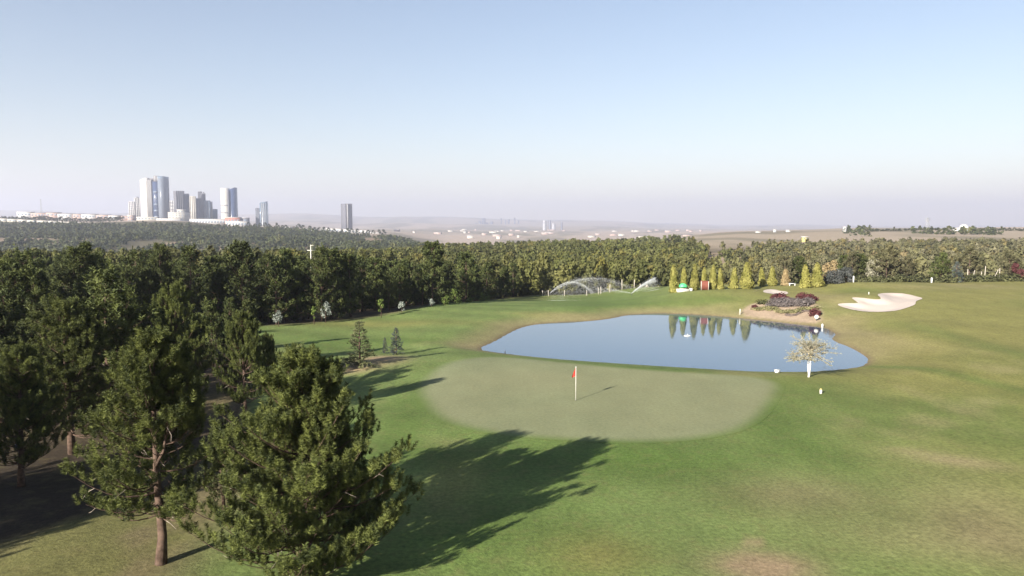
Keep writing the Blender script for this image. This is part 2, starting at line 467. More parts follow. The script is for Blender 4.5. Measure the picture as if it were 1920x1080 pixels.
BARE = [(*ground(px, py)[:2], rx, ry) for px, py, rx, ry in [(395, 468, 16, 40), (325, 457, 14, 40), (150, 452, 16, 45), (40, 449, 34, 30), (610, 462, 18, 40), (420, 432, 16, 40), (240, 440, 12, 50), (540, 445, 14, 40), (500, 474, 14, 30), (470, 452, 10, 30)]]
def bare_w(x, y):
    w = np.zeros_like(x)
    for a, b, rx, ry in BARE: w = np.maximum(w, np.exp(-((x - a) / rx) ** 2 - ((y - b) / ry) ** 2))
    return w
def ground_color(x, y):
    n1 = fbm(x / 14, y / 14, 4); n2 = fbm(x / 3.1 + 40, y / 4.7 + 9, 4); n3 = fbm(x / 45 + 5, y / 30 + 2, 3)
    def mix(c, d, w):
        w = np.clip(w, 0, 1)[:, None]
        return c * (1 - w) + d * w
    c = np.tile(C_FAIR, (len(x), 1))
    right = smooth(8, 34, x - (y - 40) * .12)
    c = mix(c, C_YEL, right * .85)
    c = mix(c, C_LUSH, smooth(.52, .72, n1) * .55)
    c = mix(c, C_YEL, smooth(.50, .72, n3) * .5)
    c = mix(c, C_DRY, smooth(.60, .80, n2 * .6 + n1 * .4) * .45)
    for col, w, b in BLOBS:
        bw = blob_w(b, x, y) * w
        bw = bw * (0.65 + .7 * n2)
        c = mix(c, col, bw)
    # mown streaks along the left fairway and the slope on the right
    st = np.sin((x * .35 + y * .94) * .9 + 3 * n3) * .5 + .5
    amp_ = .16 * (1 - smooth(-6, 14, x)) + .05
    c = c * (1 + (st - .5) * amp_ * (.4 + 1.2 * n1))[:, None] * (.88 + .24 * n2)[:, None]
    # dry rim round the pond
    m = (y > 30) & (y < 170) & (x > -60) & (x < 110)
    sd = np.full(x.shape, 1e3); sd[m] = poly_sd(pond_poly, x[m], y[m])
    far = smooth(62, 74, y + np.abs(x - 10) * .05)
    c = mix(c, C_DRY * (.85 + .3 * n2[:, None].mean()), (1 - smooth(.6, 5.5 + 2 * (n1 - .5), sd)) * .8 * far)
    c = mix(c, np.array([.22, .165, .095]), (1 - smooth(.15, .7 + .5 * n1, sd)) * .85)
    c = mix(c, np.array([.10, .085, .05]), (1 - smooth(-.6, .15, sd)))
    sb = np.full(x.shape, 1e3); sb[m] = poly_sd(bed_poly, x[m], y[m])
    c = mix(c, C_SAND * .92, 1 - smooth(-.3, .6, sb))
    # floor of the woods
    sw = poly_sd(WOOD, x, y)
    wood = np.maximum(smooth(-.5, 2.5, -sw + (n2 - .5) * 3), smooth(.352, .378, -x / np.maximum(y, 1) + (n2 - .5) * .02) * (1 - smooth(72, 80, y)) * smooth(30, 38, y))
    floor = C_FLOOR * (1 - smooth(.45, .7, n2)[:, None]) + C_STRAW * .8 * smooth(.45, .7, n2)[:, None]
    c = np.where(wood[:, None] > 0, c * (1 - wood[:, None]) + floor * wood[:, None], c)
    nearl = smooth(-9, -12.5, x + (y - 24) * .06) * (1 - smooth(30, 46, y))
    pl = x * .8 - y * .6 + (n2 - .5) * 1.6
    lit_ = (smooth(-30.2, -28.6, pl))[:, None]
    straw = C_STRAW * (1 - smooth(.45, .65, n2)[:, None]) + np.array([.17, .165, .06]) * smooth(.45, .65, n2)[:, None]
    straw = straw * lit_ + np.array([.052, .040, .028]) * (1 - lit_)  # off the lit strip, the left pines' shade is painted into the slope colour
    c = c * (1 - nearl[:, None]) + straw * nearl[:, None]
    gw = np.exp(-((x / np.maximum(y, 1) - .295) / .04) ** 2) * smooth(215, 250, y) * (1 - smooth(430, 470, y))
    c = mix(c, np.array([.40, .30, .20]), gw * 1.2)
    # far country
    fw = smooth(420, 620, y)
    k = 260 + y * .05
    p1 = fbm(x / k, y / (k * 2.2), 4); p2 = fbm(x / (k * .35) + 9, y / (k * .8), 3)
    fc = np.array([.46, .37, .27]) * (1 - smooth(.45, .6, p1)[:, None]) + np.array([.56, .44, .34]) * smooth(.45, .6, p1)[:, None]
    fc = fc * (1 - smooth(.56, .68, p2)[:, None] * .55) + np.array([.13, .13, .075]) * smooth(.56, .68, p2)[:, None] * .55
    c = c * (1 - fw[:, None]) + fc * fw[:, None]
    # wooded slope on the left: needle litter and scrub between its trees
    hw = smooth(500, 650, y) * (1 - smooth(1450, 1750, y)) * (1 - smooth(-.02, .02, x / np.maximum(y, 1) + .10))
    hc = np.array([.15, .13, .075]) * (1 - smooth(.6, .72, p2)[:, None]) + np.array([.33, .24, .16]) * smooth(.6, .72, p2)[:, None]
    c = c * (1 - hw[:, None]) + hc * hw[:, None]
    bw_ = (bare_w(x, y) * hw)[:, None]
    return (c * (1 - bw_) + np.array([.46, .34, .24]) * bw_) * K

def ground_material(name, fine=1.0):
    m, nt, out = new_mat(name)
    N, L = nt.nodes.new, nt.links.new
    a = N('ShaderNodeAttribute'); a.attribute_name = 'tint'
    g = N('ShaderNodeNewGeometry')
    def noise(sc, det=4, stretch=None):
        n = N('ShaderNodeTexNoise'); n.inputs['Scale'].default_value = sc; n.inputs['Detail'].default_value = det; n.inputs['Roughness'].default_value = .65
        if stretch:
            mp = N('ShaderNodeMapping'); mp.inputs['Scale'].default_value = stretch; L(g.outputs['Position'], mp.inputs[0]); L(mp.outputs[0], n.inputs['Vector'])
        else:
            L(g.outputs['Position'], n.inputs['Vector'])
        return n.outputs[0]
    def rng(s, lo, hi, f=.3, t=.7):
        r = N('ShaderNodeMapRange'); r.inputs['From Min'].default_value = f; r.inputs['From Max'].default_value = t
        r.inputs['To Min'].default_value = lo; r.inputs['To Max'].default_value = hi; L(s, r.inputs['Value']); return r.outputs[0]
    def mul(v, s):
        n = N('ShaderNodeVectorMath'); n.operation = 'SCALE'; L(v, n.inputs[0]); L(s, n.inputs['Scale']); return n.outputs[0]
    c = a.outputs['Color']
    c = mul(c, rng(noise(5, 7), 1 - .34 * fine, 1 + .34 * fine))
    c = mul(c, rng(noise(.7, 5, (1, .5, 1)), 1 - .13 * fine, 1 + .13 * fine))
    # yellowish single tufts
    mixn = N('ShaderNodeMix'); mixn.data_type = 'RGBA'
    L(rng(noise(1.3, 6), 0, .35 * fine, .5, .75), mixn.inputs['Factor']); L(c, mixn.inputs['A']); mixn.inputs['B'].default_value = (.155, .13, .056, 1)
    p = N('ShaderNodeBsdfPrincipled'); p.inputs['Roughness'].default_value = .9; p.inputs['Specular IOR Level'].default_value = .12
    L(mixn.outputs['Result'], p.inputs['Base Color'])
    b = N('ShaderNodeBump'); b.inputs['Strength'].default_value = .35 * fine; b.inputs['Distance'].default_value = .12
    L(noise(9, 8), b.inputs['Height']); L(b.outputs[0], p.inputs['Normal'])
    L(p.outputs[0], out.inputs[0])
    return m
M['ground'] = ground_material('turf_and_soil')
M['putting'] = ground_material('putting_green_turf', .45)

# ground sheet: a fan that opens with distance, fine near the green
ys = [-40.0]
while ys[-1] < 17500:
    y = ys[-1]
    ys.append(y + (4 if y < 4 else .62 if y < 145 else max(.62, y * .021)))
ys = np.array(ys)
u = np.linspace(-1, 1, 330); u = np.sign(u) * (np.abs(u) * .72 + .28 * np.abs(u) ** 3)
GX = u[None, :] * (62 + 1.02 * np.maximum(ys, 0))[:, None] + 8
GY = np.repeat(ys[:, None], len(u), 1)
GXf, GYf = GX.ravel(), GY.ravel()
GZ = height(GXf, GYf)
# hollow the bunkers
for bp, dep in ((bunker_poly, .35), (bunker2_poly, .2)):
    cx, cy = np.mean(bp, 0)
    mm = np.hypot(GXf - cx, GYf - cy) < 30
    s_ = poly_sd(bp, GXf[mm], GYf[mm])
    GZ[mm] -= dep * smooth(.1, 2.0, -s_)
ny, nx = GX.shape
idx = np.arange(ny * nx).reshape(ny, nx)
quads = np.stack([idx[:-1, :-1], idx[:-1, 1:], idx[1:, 1:], idx[1:, :-1]], -1).reshape(-1, 4)
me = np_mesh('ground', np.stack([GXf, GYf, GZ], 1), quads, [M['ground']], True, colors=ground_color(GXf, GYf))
tag(link('ground', me), 'rolling golf course turf with dry patches, woodland floor and far dry hills', None, None, 'structure')
_gz = GZ.reshape(ny, nx)
def sheet_z(x, y):
    """height of the ground sheet itself (bilinear in its own cells)"""
    x = np.asarray(x, float); y = np.asarray(y, float)
    j = np.clip(np.searchsorted(ys, y) - 1, 0, ny - 2); ty = (y - ys[j]) / (ys[j + 1] - ys[j])
    yw = np.maximum(y, 0)
    uu = (x - 8) / (62 + 1.02 * yw)
    i = np.clip(np.searchsorted(u, uu) - 1, 0, nx - 2); tx = np.clip((uu - u[i]) / (u[i + 1] - u[i]), 0, 1)
    return (_gz[j, i] * (1 - tx) + _gz[j, i + 1] * tx) * (1 - ty) + (_gz[j + 1, i] * (1 - tx) + _gz[j + 1, i + 1] * tx) * ty
def sz(x, y):
    return float(sheet_z(np.array([float(x)]), np.array([float(y)]))[0])

def patch(name, poly, mat, lift, colfun, step=.45):
    """a sheet over the ground inside a polygon: polar rings from the rim inwards"""
    P = np.asarray(poly); n = len(P); c = P.mean(0)
    x0, y0 = P.min(0) - step; x1, y1 = P.max(0) + step
    gx = np.arange(x0, x1 + step, step); gy = np.arange(y0, y1 + step, step)
    X, Y = np.meshgrid(gx, gy); X = X.ravel(); Y = Y.ravel()
    sd = poly_sd(P, X, Y)
    # pull the points just outside on to the rim
    eps = .05
    gxn = (poly_sd(P, X + eps, Y) - sd) / eps; gyn = (poly_sd(P, X, Y + eps) - sd) / eps
    pull = (sd > 0) & (sd < step * 1.45)
    X = np.where(pull, X - gxn * sd, X); Y = np.where(pull, Y - gyn * sd, Y)
    keep = sd < step * 1.45
    nxp = len(gx); I = np.arange(len(X)).reshape(len(gy), nxp)
    q = np.stack([I[:-1, :-1], I[:-1, 1:], I[1:, 1:], I[1:, :-1]], -1).reshape(-1, 4)
    q = q[keep[q].all(1) & (sd[q] < 0).any(1)]
    used = np.unique(q); remap = np.zeros(len(X), int); remap[used] = np.arange(len(used))
    X, Y, sd = X[used], Y[used], np.minimum(sd[used], 0)
    Z = sheet_z(X, Y) + lift
    me = np_mesh(name, np.stack([X, Y, Z], 1), remap[q], [mat], True, colors=colfun(X, Y, sd))
    return link(name, me)

def green_col(x, y, sd):
    gc = ground_color(x, y)
    n1 = fbm(x / 9 + 3, y / 9, 4)[:, None]; n2 = fbm(x / 2.3, y / 2.3 + 8, 3)[:, None]
    c = np.array([.276, .275, .150]) * (1 - n1) + np.array([.232, .262, .140]) * n1
    c = c * (.93 + .14 * n2)
    st = (np.sin(x * .9 + y * .12) * .5 + .5)[:, None]
    c = c * (.975 + .05 * st)
    rim = (1 - smooth(-.1, 1.25, -sd + (n1[:, 0] - .5) * .6))[:, None]
    return c * K * (1 - rim) + gc * rim
tag(patch('putting_green', green_poly, M['putting'], .012, green_col), 'pale close-mown putting green with the flag', None, None, 'structure')

m, nt, out = new_mat('bunker_sand')
p_ = nt.nodes.new('ShaderNodeBsdfPrincipled'); p_.inputs['Roughness'].default_value = .95; p_.inputs['Specular IOR Level'].default_value = .1
a_ = nt.nodes.new('ShaderNodeAttribute'); a_.attribute_name = 'tint'; nt.links.new(a_.outputs['Color'], p_.inputs['Base Color']); nt.links.new(p_.outputs[0], out.inputs[0])
g_ = nt.nodes.new('ShaderNodeTexCoord'); n_ = nt.nodes.new('ShaderNodeTexNoise'); n_.inputs['Scale'].default_value = 6; b_ = nt.nodes.new('ShaderNodeBump'); b_.inputs['Strength'].default_value = .3
nt.links.new(g_.outputs['Object'], n_.inputs['Vector']); nt.links.new(n_.outputs[0], b_.inputs['Height']); nt.links.new(b_.outputs[0], p_.inputs['Normal'])
M['sand'] = m
def sand_col(x, y, sd):
    n = fbm(x / 3, y / 3 + 2, 4)[:, None]
    return np.array([.65, .56, .49]) * K * (.88 + .24 * n)
tag(patch('sand_bunker', bunker_poly, M['sand'], .05, sand_col, .3), 'large pale sand bunker on the right slope', None, None, 'structure')
tag(patch('sand_bunker', bunker2_poly, M['sand'], .05, sand_col, .3), 'small white sand bunker in front of the golden cypresses', None, None, 'structure')

# water
m, nt, out = new_mat('pond_water')
N, L = nt.nodes.new, nt.links.new
p_ = N('ShaderNodeBsdfPrincipled'); p_.inputs['Base Color'].default_value = (.022, .055, .098, 1); p_.inputs['Roughness'].default_value = .05
p_.inputs['IOR'].default_value = 1.68; p_.inputs['Specular IOR Level'].default_value = .5
tc = N('ShaderNodeTexCoord'); mp = N('ShaderNodeMapping'); mp.inputs['Scale'].default_value = (1, .35, 1); nz = N('ShaderNodeTexNoise'); nz.inputs['Scale'].default_value = 2.2; nz.inputs['Detail'].default_value = 4
bp = N('ShaderNodeBump'); bp.inputs['Strength'].default_value = .035; bp.inputs['Distance'].default_value = .1
L(tc.outputs['Object'], mp.inputs[0]); L(mp.outputs[0], nz.inputs['Vector']); L(nz.outputs[0], bp.inputs['Height']); L(bp.outputs[0], p_.inputs['Normal']); L(p_.outputs[0], out.inputs[0])
M['water'] = m
pc = pond_poly.mean(0)
rim = [tuple(pc + (p - pc) * (1 + 1.6 / np.linalg.norm(p - pc))) for p in pond_poly]
V = [(a, b, WATER_Z) for a, b in rim] + [(pc[0], pc[1], WATER_Z)]
nr = len(rim)
# the outline is not star shaped everywhere; a plain box-shaped sheet below the banks is safe
x0, y0 = pond_poly.min(0) - 1.2; x1, y1 = pond_poly.max(0) + 1.2
gxn = np.linspace(x0, x1, 60); gyn = np.linspace(y0, y1, 50)
X, Y = np.meshgrid(gxn, gyn); sdw = poly_sd(pond_poly, X.ravel(), Y.ravel())
I = np.arange(X.size).reshape(X.shape); q = np.stack([I[:-1, :-1], I[:-1, 1:], I[1:, 1:], I[1:, :-1]], -1).reshape(-1, 4)
q = q[(sdw[q] < 1.2).any(1)]
me = np_mesh('pond', np.stack([X.ravel(), Y.ravel(), np.full(X.size, WATER_Z)], 1), q, [M['water']], True)
tag(link('pond', me), 'still blue pond behind the green', None, None, 'structure')

# ------------------------------------------------------------------ trees
def unit(v):
    return v / (np.linalg.norm(v, axis=-1, keepdims=True) + 1e-9)

def needles(P, A, rng, n, length, width, shoot, spread=.85):
    """P tuft base, A shoot axis: n needle blades along each shoot"""
    k = len(P)
    P = np.repeat(P, n, 0); A = unit(np.repeat(A, n, 0))
    r = rng.random((k * n, 3)) - .5
    side = unit(np.cross(A, unit(r)))
    t = rng.random((k * n, 1))
    base = P + A * (shoot * t)
    d = unit(A * .45 + side * spread + np.array([0, 0, .10]))
    ln = length * (.75 + .5 * rng.random((k * n, 1))) * (1 - .35 * t)
    w = unit(np.cross(d, unit(rng.random((k * n, 3)) - .5))) * width * .5
    V = np.stack([base - w, base + w, base + d * ln], 1).reshape(-1, 3)
    F_ = np.arange(k * n * 3).reshape(-1, 3)
    return V, F_

def segs(P0, P1, R0, R1, k=4):
    """many straight tapered twigs at once"""
    T = unit(P1 - P0); ref = np.where(np.abs(T[:, 2:3]) < .8, np.array([[0, 0, 1.]]), np.array([[1., 0, 0]]))
    U = unit(np.cross(T, ref)); W = np.cross(T, U)
    a = np.arange(k) * 2 * math.pi / k
    ring = np.cos(a)[None, :, None] * U[:, None] + np.sin(a)[None, :, None] * W[:, None]
    V = np.concatenate([P0[:, None] + ring * R0[:, None, None], P1[:, None] + ring * R1[:, None, None]], 1)
    n = len(P0); b = (np.arange(n) * 2 * k)[:, None]
    F_ = []
    for j in range(k):
        F_.append(np.concatenate([b + j, b + (j + 1) % k, b + k + (j + 1) % k, b + k + j], 1))
    return V.reshape(-1, 3), np.concatenate(F_)

def make_pine(seed, H, R, clear, whorl=.36, per=5, n=18, length=.16, width=.02, shoot=.26, sub=.24, prof=None, leaders=1, lean=(0, 0), dead=26, lod=1.0, density=1.0):
    rng = np.random.default_rng(seed)
    trunk = MB(); dead_mb = None
    tufts_p, tufts_a = [], []
    s0, s1, r0, r1 = [], [], [], []
    d0, d1, e0, e1 = [], [], [], []
    if prof is None:
        prof = lambda t: (1 - t) ** .62 * min(1, .62 + 1.6 * t) + .07
    mains = [((0, 0), 0, H, 1.0)]
    for l in range(1, leaders):
        a = rng.random() * 6.28
        mains.append(((math.cos(a) * R * .32, math.sin(a) * R * .32), H * .45, H * (.86 + .08 * rng.random()), .6))
    for li, (off, zs, zt, wf) in enumerate(mains):
        K = 9
        tz = np.linspace(0, 1, K)
        wob = np.cumsum(rng.normal(0, .05, (K, 2)), 0)
        if li == 0:
            P = np.stack([wob[:, 0] * 1 + lean[0] * tz ** 1.5, wob[:, 1] + lean[1] * tz ** 1.5, tz * H], 1); P[0, :2] = 0
            rad = (.018 * H + .02) * (1 - tz) ** .8 + .015; rad[0] *= 1.35
            P[0, 2] = -.25
        else:
            e = np.minimum(1, tz * 1.7)
            e = e * .7
            P = np.stack([off[0] * e + wob[:, 0], off[1] * e + wob[:, 1], zs + (zt - zs) * tz], 1)
            rad = .05 * (1 - tz) + .012
        trunk.tube(P, rad, 8 if lod >= 1 else 5)
        zb = max(clear, zs + .4)
        z = zb
        while z < zt - .15:
            t = (z - clear) / (H - clear)
            for b in range(per + (rng.random() < .5)):
                az = rng.random() * 2 * math.pi
                Lb = R * wf * prof(min(1, max(0, t))) * (.55 + .58 * rng.random())
                if rng.random() < .08: Lb *= 1.18
                if rng.random() > density: continue
                zc = np.interp(z, P[:, 2], np.arange(K)); i0 = int(min(K - 2, zc)); fr = zc - i0
                base = P[i0] * (1 - fr) + P[i0 + 1] * fr
                el = .10 + .55 * t + rng.normal(0, .12)
                dirh = np.array([math.cos(az), math.sin(az), 0])
                m = 6
                ss = np.linspace(0, 1, m)
                up = np.sin(el) * ss * Lb + (.16 + .16 * rng.random()) * Lb * ss ** 2.2 - .10 * Lb * np.sin(ss * 3.14) * (1 - t)
                side = np.cross(dirh, [0, 0, 1]) * (rng.normal(0, .10) * Lb)
                B = base + dirh * (ss * Lb * math.cos(el))[:, None] + np.array([0, 0, 1.]) * up[:, None] + side * (ss ** 2)[:, None]
                br = np.interp(ss, [0, 1], [.012 + .010 * Lb, .007])
                for i in range(m - 1):
                    s0.append(B[i]); s1.append(B[i + 1]); r0.append(br[i]); r1.append(br[i + 1])
                # side shoots
                ns = max(2, int(Lb / sub))
                for k in range(ns):
                    q = .16 + .84 * (k + rng.random()) / ns
                    if t < .2: q = .28 + .72 * (k + rng.random()) / ns
                    fi = q * (m - 1); i = int(min(m - 2, fi)); fr = fi - i
                    p = B[i] * (1 - fr) + B[i + 1] * fr
                    tang = unit(B[i + 1] - B[i])
                    sgn = 1 if k % 2 else -1
                    lat = np.cross(tang, [0, 0, 1]) * sgn
                    ls = (.22 + .30 * Lb * (1.05 - q)) * (.6 + .7 * rng.random())
                    d = unit(tang * .7 + lat * (.75 + .3 * rng.random()) + np.array([0, 0, .25 + .3 * rng.random()]))
                    e = p + d * ls + np.array([0, 0, .10 * ls])
                    s0.append(p); s1.append(e); r0.append(.009); r1.append(.005)
                    nt_ = max(1, int(ls / (shoot * .62)))
                    for w in range(nt_ + 1):
                        f = .35 + .65 * w / max(1, nt_)
                        tufts_p.append(p + (e - p) * f)
                        tufts_a.append(unit(d * .38 + np.array([0, 0, .9]) + rng.normal(0, .22, 3)))
                for w in range(4):
                    tufts_p.append(B[-1] + rng.normal(0, .13, 3)); tufts_a.append(unit(dirh * .35 + np.array([0, 0, 1.]) + rng.normal(0, .22, 3)))
            z += whorl * (.8 + .4 * rng.random())
        for w in range(6):
            tufts_p.append(P[-1] + np.array([rng.normal(0, .08), rng.normal(0, .08), -.3 * rng.random()])); tufts_a.append(unit(np.array([rng.normal(0, .3), rng.normal(0, .3), 1.])))
    for k in range(dead):
        # bare twigs fork off real limbs, low and inside the crown
        i = int(rng.integers(0, len(s0))); a0 = np.array(s0[i], float)
        if a0[2] > H * .72: continue
        out = unit(np.array([a0[0], a0[1], 0.]) + rng.normal(0, .15, 3))
        L_ = .2 + .5 * rng.random()
        dd = unit(out + np.array([0, 0, rng.normal(.15, .35)]) + rng.normal(0, .3, 3))
        mid = a0 + dd * L_ * .6; end = mid + unit(dd + rng.normal(0, .45, 3)) * L_ * .5
        d0 += [a0, mid]; d1 += [mid, end]; e0 += [.018, .012]; e1 += [.012, .005]
    tp, ta = np.array(tufts_p), np.array(tufts_a)
    V, F_ = needles(tp, ta, rng, n, length, width, shoot)
    crown = (V, F_)
    sv, sf = segs(np.array(s0), np.array(s1), np.array(r0), np.array(r1), 4 if lod >= 1 else 3)
    trunk.add(sv, None, sf)
    dd_ = segs(np.array(d0), np.array(d1), np.array(e0), np.array(e1), 3) if dead else None
    return trunk, crown, dd_

TRI = {'n': 0}
PINES = {}
def pine_model(key, **kw):
    trunk, (V, F_), dd_ = make_pine(**kw)
    t = trunk.mesh('pine_trunk', M['bark'], True)
    c = np_mesh('pine_crown', V, F_, [M['needle'] if kw.get('lod', 1) >= 1 else M['needle_far']])
    d = np_mesh('dead_branches', dd_[0], dd_[1], [M['deadwood']]) if dd_ is not None else None
    PINES[key] = (t, c, d, kw['H'])
    TRI['n'] += len(F_) + sum(len(f) for f in trunk.f4) * 2
    return PINES[key]
def place_pine(key, x, y, Htot, label, group=None, rz=0, wide=1.0, z=None, name='pine_tree'):
    t, c, d, H0 = PINES[key]
    s = Htot / H0
    r = thing(name, label, 'tree', (x, y, (sz(x, y) if z is None else z)), rz, group, (s * wide, s * wide, s))
    link('trunk', t, r); link('crown', c, r)
    if d is not None: link('dead_branches', d, r)['kind'] = 'stuff'
    return r

broad = lambda t: (1 - t) ** .55 * min(1, .80 + 1.0 * t) + .06
narrow = lambda t: (1 - t) ** .7 * min(1, .66 + 1.8 * t) + .09
M['needle_grey'] = foliage('grey_pine_needles', (.085, .085, .042), (.215, .20, .105), .9, .18, .3)
cone = lambda t: (1 - t) ** .80 * min(1, .78 + 1.3 * t) + .06
HI = dict(n=92, length=.19, width=.024, shoot=.46)
pine_model('a', seed=11, H=8.2, R=4.3, clear=.5, whorl=.34, per=7, prof=cone, leaders=2, dead=120, sub=.34, **HI)
pine_model('b', seed=23, H=8.4, R=3.0, clear=1.9, whorl=.38, per=5, prof=cone, leaders=2, dead=50, sub=.38, **HI)
pine_model('c', seed=37, H=8.6, R=2.9, clear=1.2, whorl=.40, per=5, prof=narrow, leaders=2, dead=30, sub=.38, **HI)
MI = dict(n=11, length=.30, width=.085, shoot=.40, sub=.42, lod=.5)
pine_model('m1', seed=41, H=8.5, R=2.6, clear=.7, whorl=.5, per=5, prof=narrow, leaders=2, dead=14, **MI)
pine_model('m2', seed=42, H=8.5, R=3.0, clear=.9, whorl=.52, per=5, prof=broad, leaders=2, dead=14, **MI)
pine_model('m3', seed=43, H=8.5, R=2.3, clear=.5, whorl=.5, per=5, prof=narrow, leaders=1, dead=10, **MI)
LO = dict(n=9, length=.42, width=.17, shoot=.5, sub=.62, lod=.4)
pine_model('l1', seed=51, H=8.5, R=2.7, clear=.6, whorl=.72, per=5, prof=narrow, leaders=1, dead=0, **LO)
pine_model('l2', seed=52, H=8.5, R=3.1, clear=.8, whorl=.74, per=5, prof=broad, leaders=2, dead=0, **LO)

for k_ in ('l1', 'l2'):
    t_, c_, d_, h_ = PINES[k_]
    c2 = c_.copy(); c2.materials[0] = M['needle_grey']; PINES['g' + k_] = (t_, c2, d_, h_)
hand = []   # places taken
def fg(key, px, Y, top, label, rz=0, wide=1.0, base_z=None):
    x = at(px, Y); z0 = sz(x, Y); zt = z_at(top, Y) - .55
    hand.append((x, Y, 2.6))
    return place_pine(key, x, Y, zt - z0, label, None, rz, wide)
fg('a', 548, 23.0, 655, 'broad sunlit pine nearest the camera, in front of the long dark shadow', 0.4, 1.0)
fg('b', 596, 26.6, 735, 'pine with a shaded trunk hidden close behind the broad sunlit pine', 1.7, 1.0)
fg('b', 277, 23.6, 612, 'tall pine with a bare straight trunk standing over the straw coloured slope', 3.0, .98)
fg('c', 118, 36.0, 556, 'dark round pine above the red clay patch at the left edge', 2.0, 1.1)
fg('c', 15, 31.0, 640, 'dark pine cut by the left edge of the photo in front of the clay patch', 4.0, 1.05)
fg('b', 214, 45.0, 545, 'pine with a ragged top behind and between the two dark left pines', 0.9, .95)
fg('c', 322, 47.0, 528, 'tallest pine behind the bare trunked pine, with a pale feathery top', 5.0, .9)
fg('b', 448, 41.0, 578, 'slim upright pine on a thin trunk left of the fairway', 2.2, .74)
fg('c', 500, 46.5, 618, 'small dark pine right beside the slim upright pine', 1.0, .66)
fg('m1', 462, 59.0, 560, 'pine with spiky open top between the wood and the fairway corner', 1.0, .9)
fg('m3', 404, 28.5, 768, 'short young pine tucked behind the left side of the broad sunlit pine', .6, .9)
fg('m1', 432, 51.0, 592, 'low pine filling the gap behind the slim upright pine', 2.6, .9)
fg('m2', 392, 57.0, 560, 'round topped pine behind the gap left of the slim upright pine', 3.6, .9)
fg('m3', 425, 66.0, 552, 'narrow pine rising behind the round topped pine near the fairway corner', 4.4, .9)
fg('m1', 362, 50.0, 585, 'shaded pine between the tall feathery pine and the fairway gap', 5.3, .9)
fg('m2', 60, 48.0, 566, 'dark pine behind the clay patch at the far left', .6, .9)
# trees beside the frame whose shadows cross the slope at the lower left
for i, (x, y, h) in enumerate([(-22.8, 22.5, 8.4), (-25.2, 18.6, 8.6), (-23.8, 26.5, 6.4), (-27.5, 23, 7.6), (-29, 18, 8.0)]):
    place_pine('b' if i % 2 else 'c', x, y, h, 'dark pine at the left edge beside the straw coloured slope', 'pines beside the left edge of the slope', i * 1.3, 1.0)
    hand.append((x, y, 2.6))

# the rest of the wood: one pine after another, nearest first
def scatter(step, xr, yr, rng, jit=.42):
    gx = np.arange(xr[0], xr[1], step); gy = np.arange(yr[0], yr[1], step)
    X, Y = np.meshgrid(gx, gy); X = X + (np.arange(len(gy)) % 2)[:, None] * step * .5
    X = X.ravel() + rng.uniform(-jit, jit, X.size) * step; Y = Y.ravel() + rng.uniform(-jit, jit, Y.size) * step
    return X, Y
rng = np.random.default_rng(5)
X, Y = scatter(4.4, (-150, 140), (30, 260), rng, .48)
sw = poly_sd(WOOD, X, Y)
ok = (sw < -1.6) & (np.abs(X / Y) < .76) & (Y > 34)
# an open dry clearing above the golden cypresses
clear_ = (np.abs(X / Y - .295) < .032) & (Y > 225)
ok &= ~clear_
ok &= ~((np.abs(X / Y + .275) < .014) & (Y > 105) & (Y < 212))      # the power pole stands clear
X, Y = X[ok], Y[ok]
keep = np.ones(len(X), bool)
for hx, hy, hr in hand:
    keep &= np.hypot(X - hx, Y - hy) > 3.4
keep &= ~((Y < 52) & (X > -19))
X, Y = X[keep], Y[keep]
order = np.argsort(Y)
X, Y = X[order], Y[order]
NI = 284
REFS = [(60, 'the red clay patch'), (214, 'the ragged topped pine'), (330, 'the tall feathery pine'), (462, 'the spiky topped pine'), (519, 'the thin pale corner sapling'), (600, 'the silvery white sapling'),
        (713, 'the midway green sapling'), (780, 'the two thin pale saplings'), (853, 'the bright green bush clump'), (908, 'the lone bright green bush'), (1031, 'the left sprinkler'), (1110, 'the wire fence'), (1184, 'the right sprinkler'),
        (1283, 'the green roofed hut'), (1337, 'the red brown box'), (1402, 'the broadest golden cypress'), (1474, 'the pale orange cypress'), (1534, 'the last golden cypress'), (1650, 'the big sand bunker'), (1795, 'the pale blue spruce'), (1905, 'the dark red plum tree')]
_front = {}
def wood_label(px, front, y):
    k = min(range(len(REFS)), key=lambda i: abs(REFS[i][0] - px)); d = px - REFS[k][0]; nm = REFS[k][1]
    if front:
        sd_ = 'directly behind' if abs(d) < 12 else ('behind and just left of' if d < 0 else 'behind and just right of')
        return 'front row pine of the wood ' + sd_ + ' ' + nm, 'front row pines by ' + nm
    dep = 'in the near rows' if y < 95 else ('in the middle rows' if y < 150 else 'in the back rows')
    return 'pine ' + dep + ' of the wood behind ' + nm, dep[7:] + ' pines behind ' + nm
swI = poly_sd(WOOD, X, Y)
for i in range(min(NI, len(X))):
    x, y = float(X[i]), float(Y[i])
    near_edge = -swI[i] < 5.5
    h = rng.uniform(6.2, 9.5) - 1.2 * float(smooth(78, 105, y)) + (.9 if rng.random() < .15 else 0)
    if x > 8: h = rng.uniform(6.4, 8.2)
    key = (['m1', 'm2', 'm3'] if y < 85 else ['l1', 'l2', 'm2'] if y < 125 else ['l1', 'l2'])[int(rng.integers(0, 2 if y >= 125 else 3))]
    if x > 6 and rng.random() < .75: key = 'g' + str(rng.choice(['l1', 'l2']))
    lab = wood_label(960 + F * x / y, near_edge, y)
    place_pine(key, x, y, h, lab[0], lab[1], rng.uniform(0, 6.28), rng.uniform(.85, 1.12))
rest_near = list(zip(X[NI:], Y[NI:]))

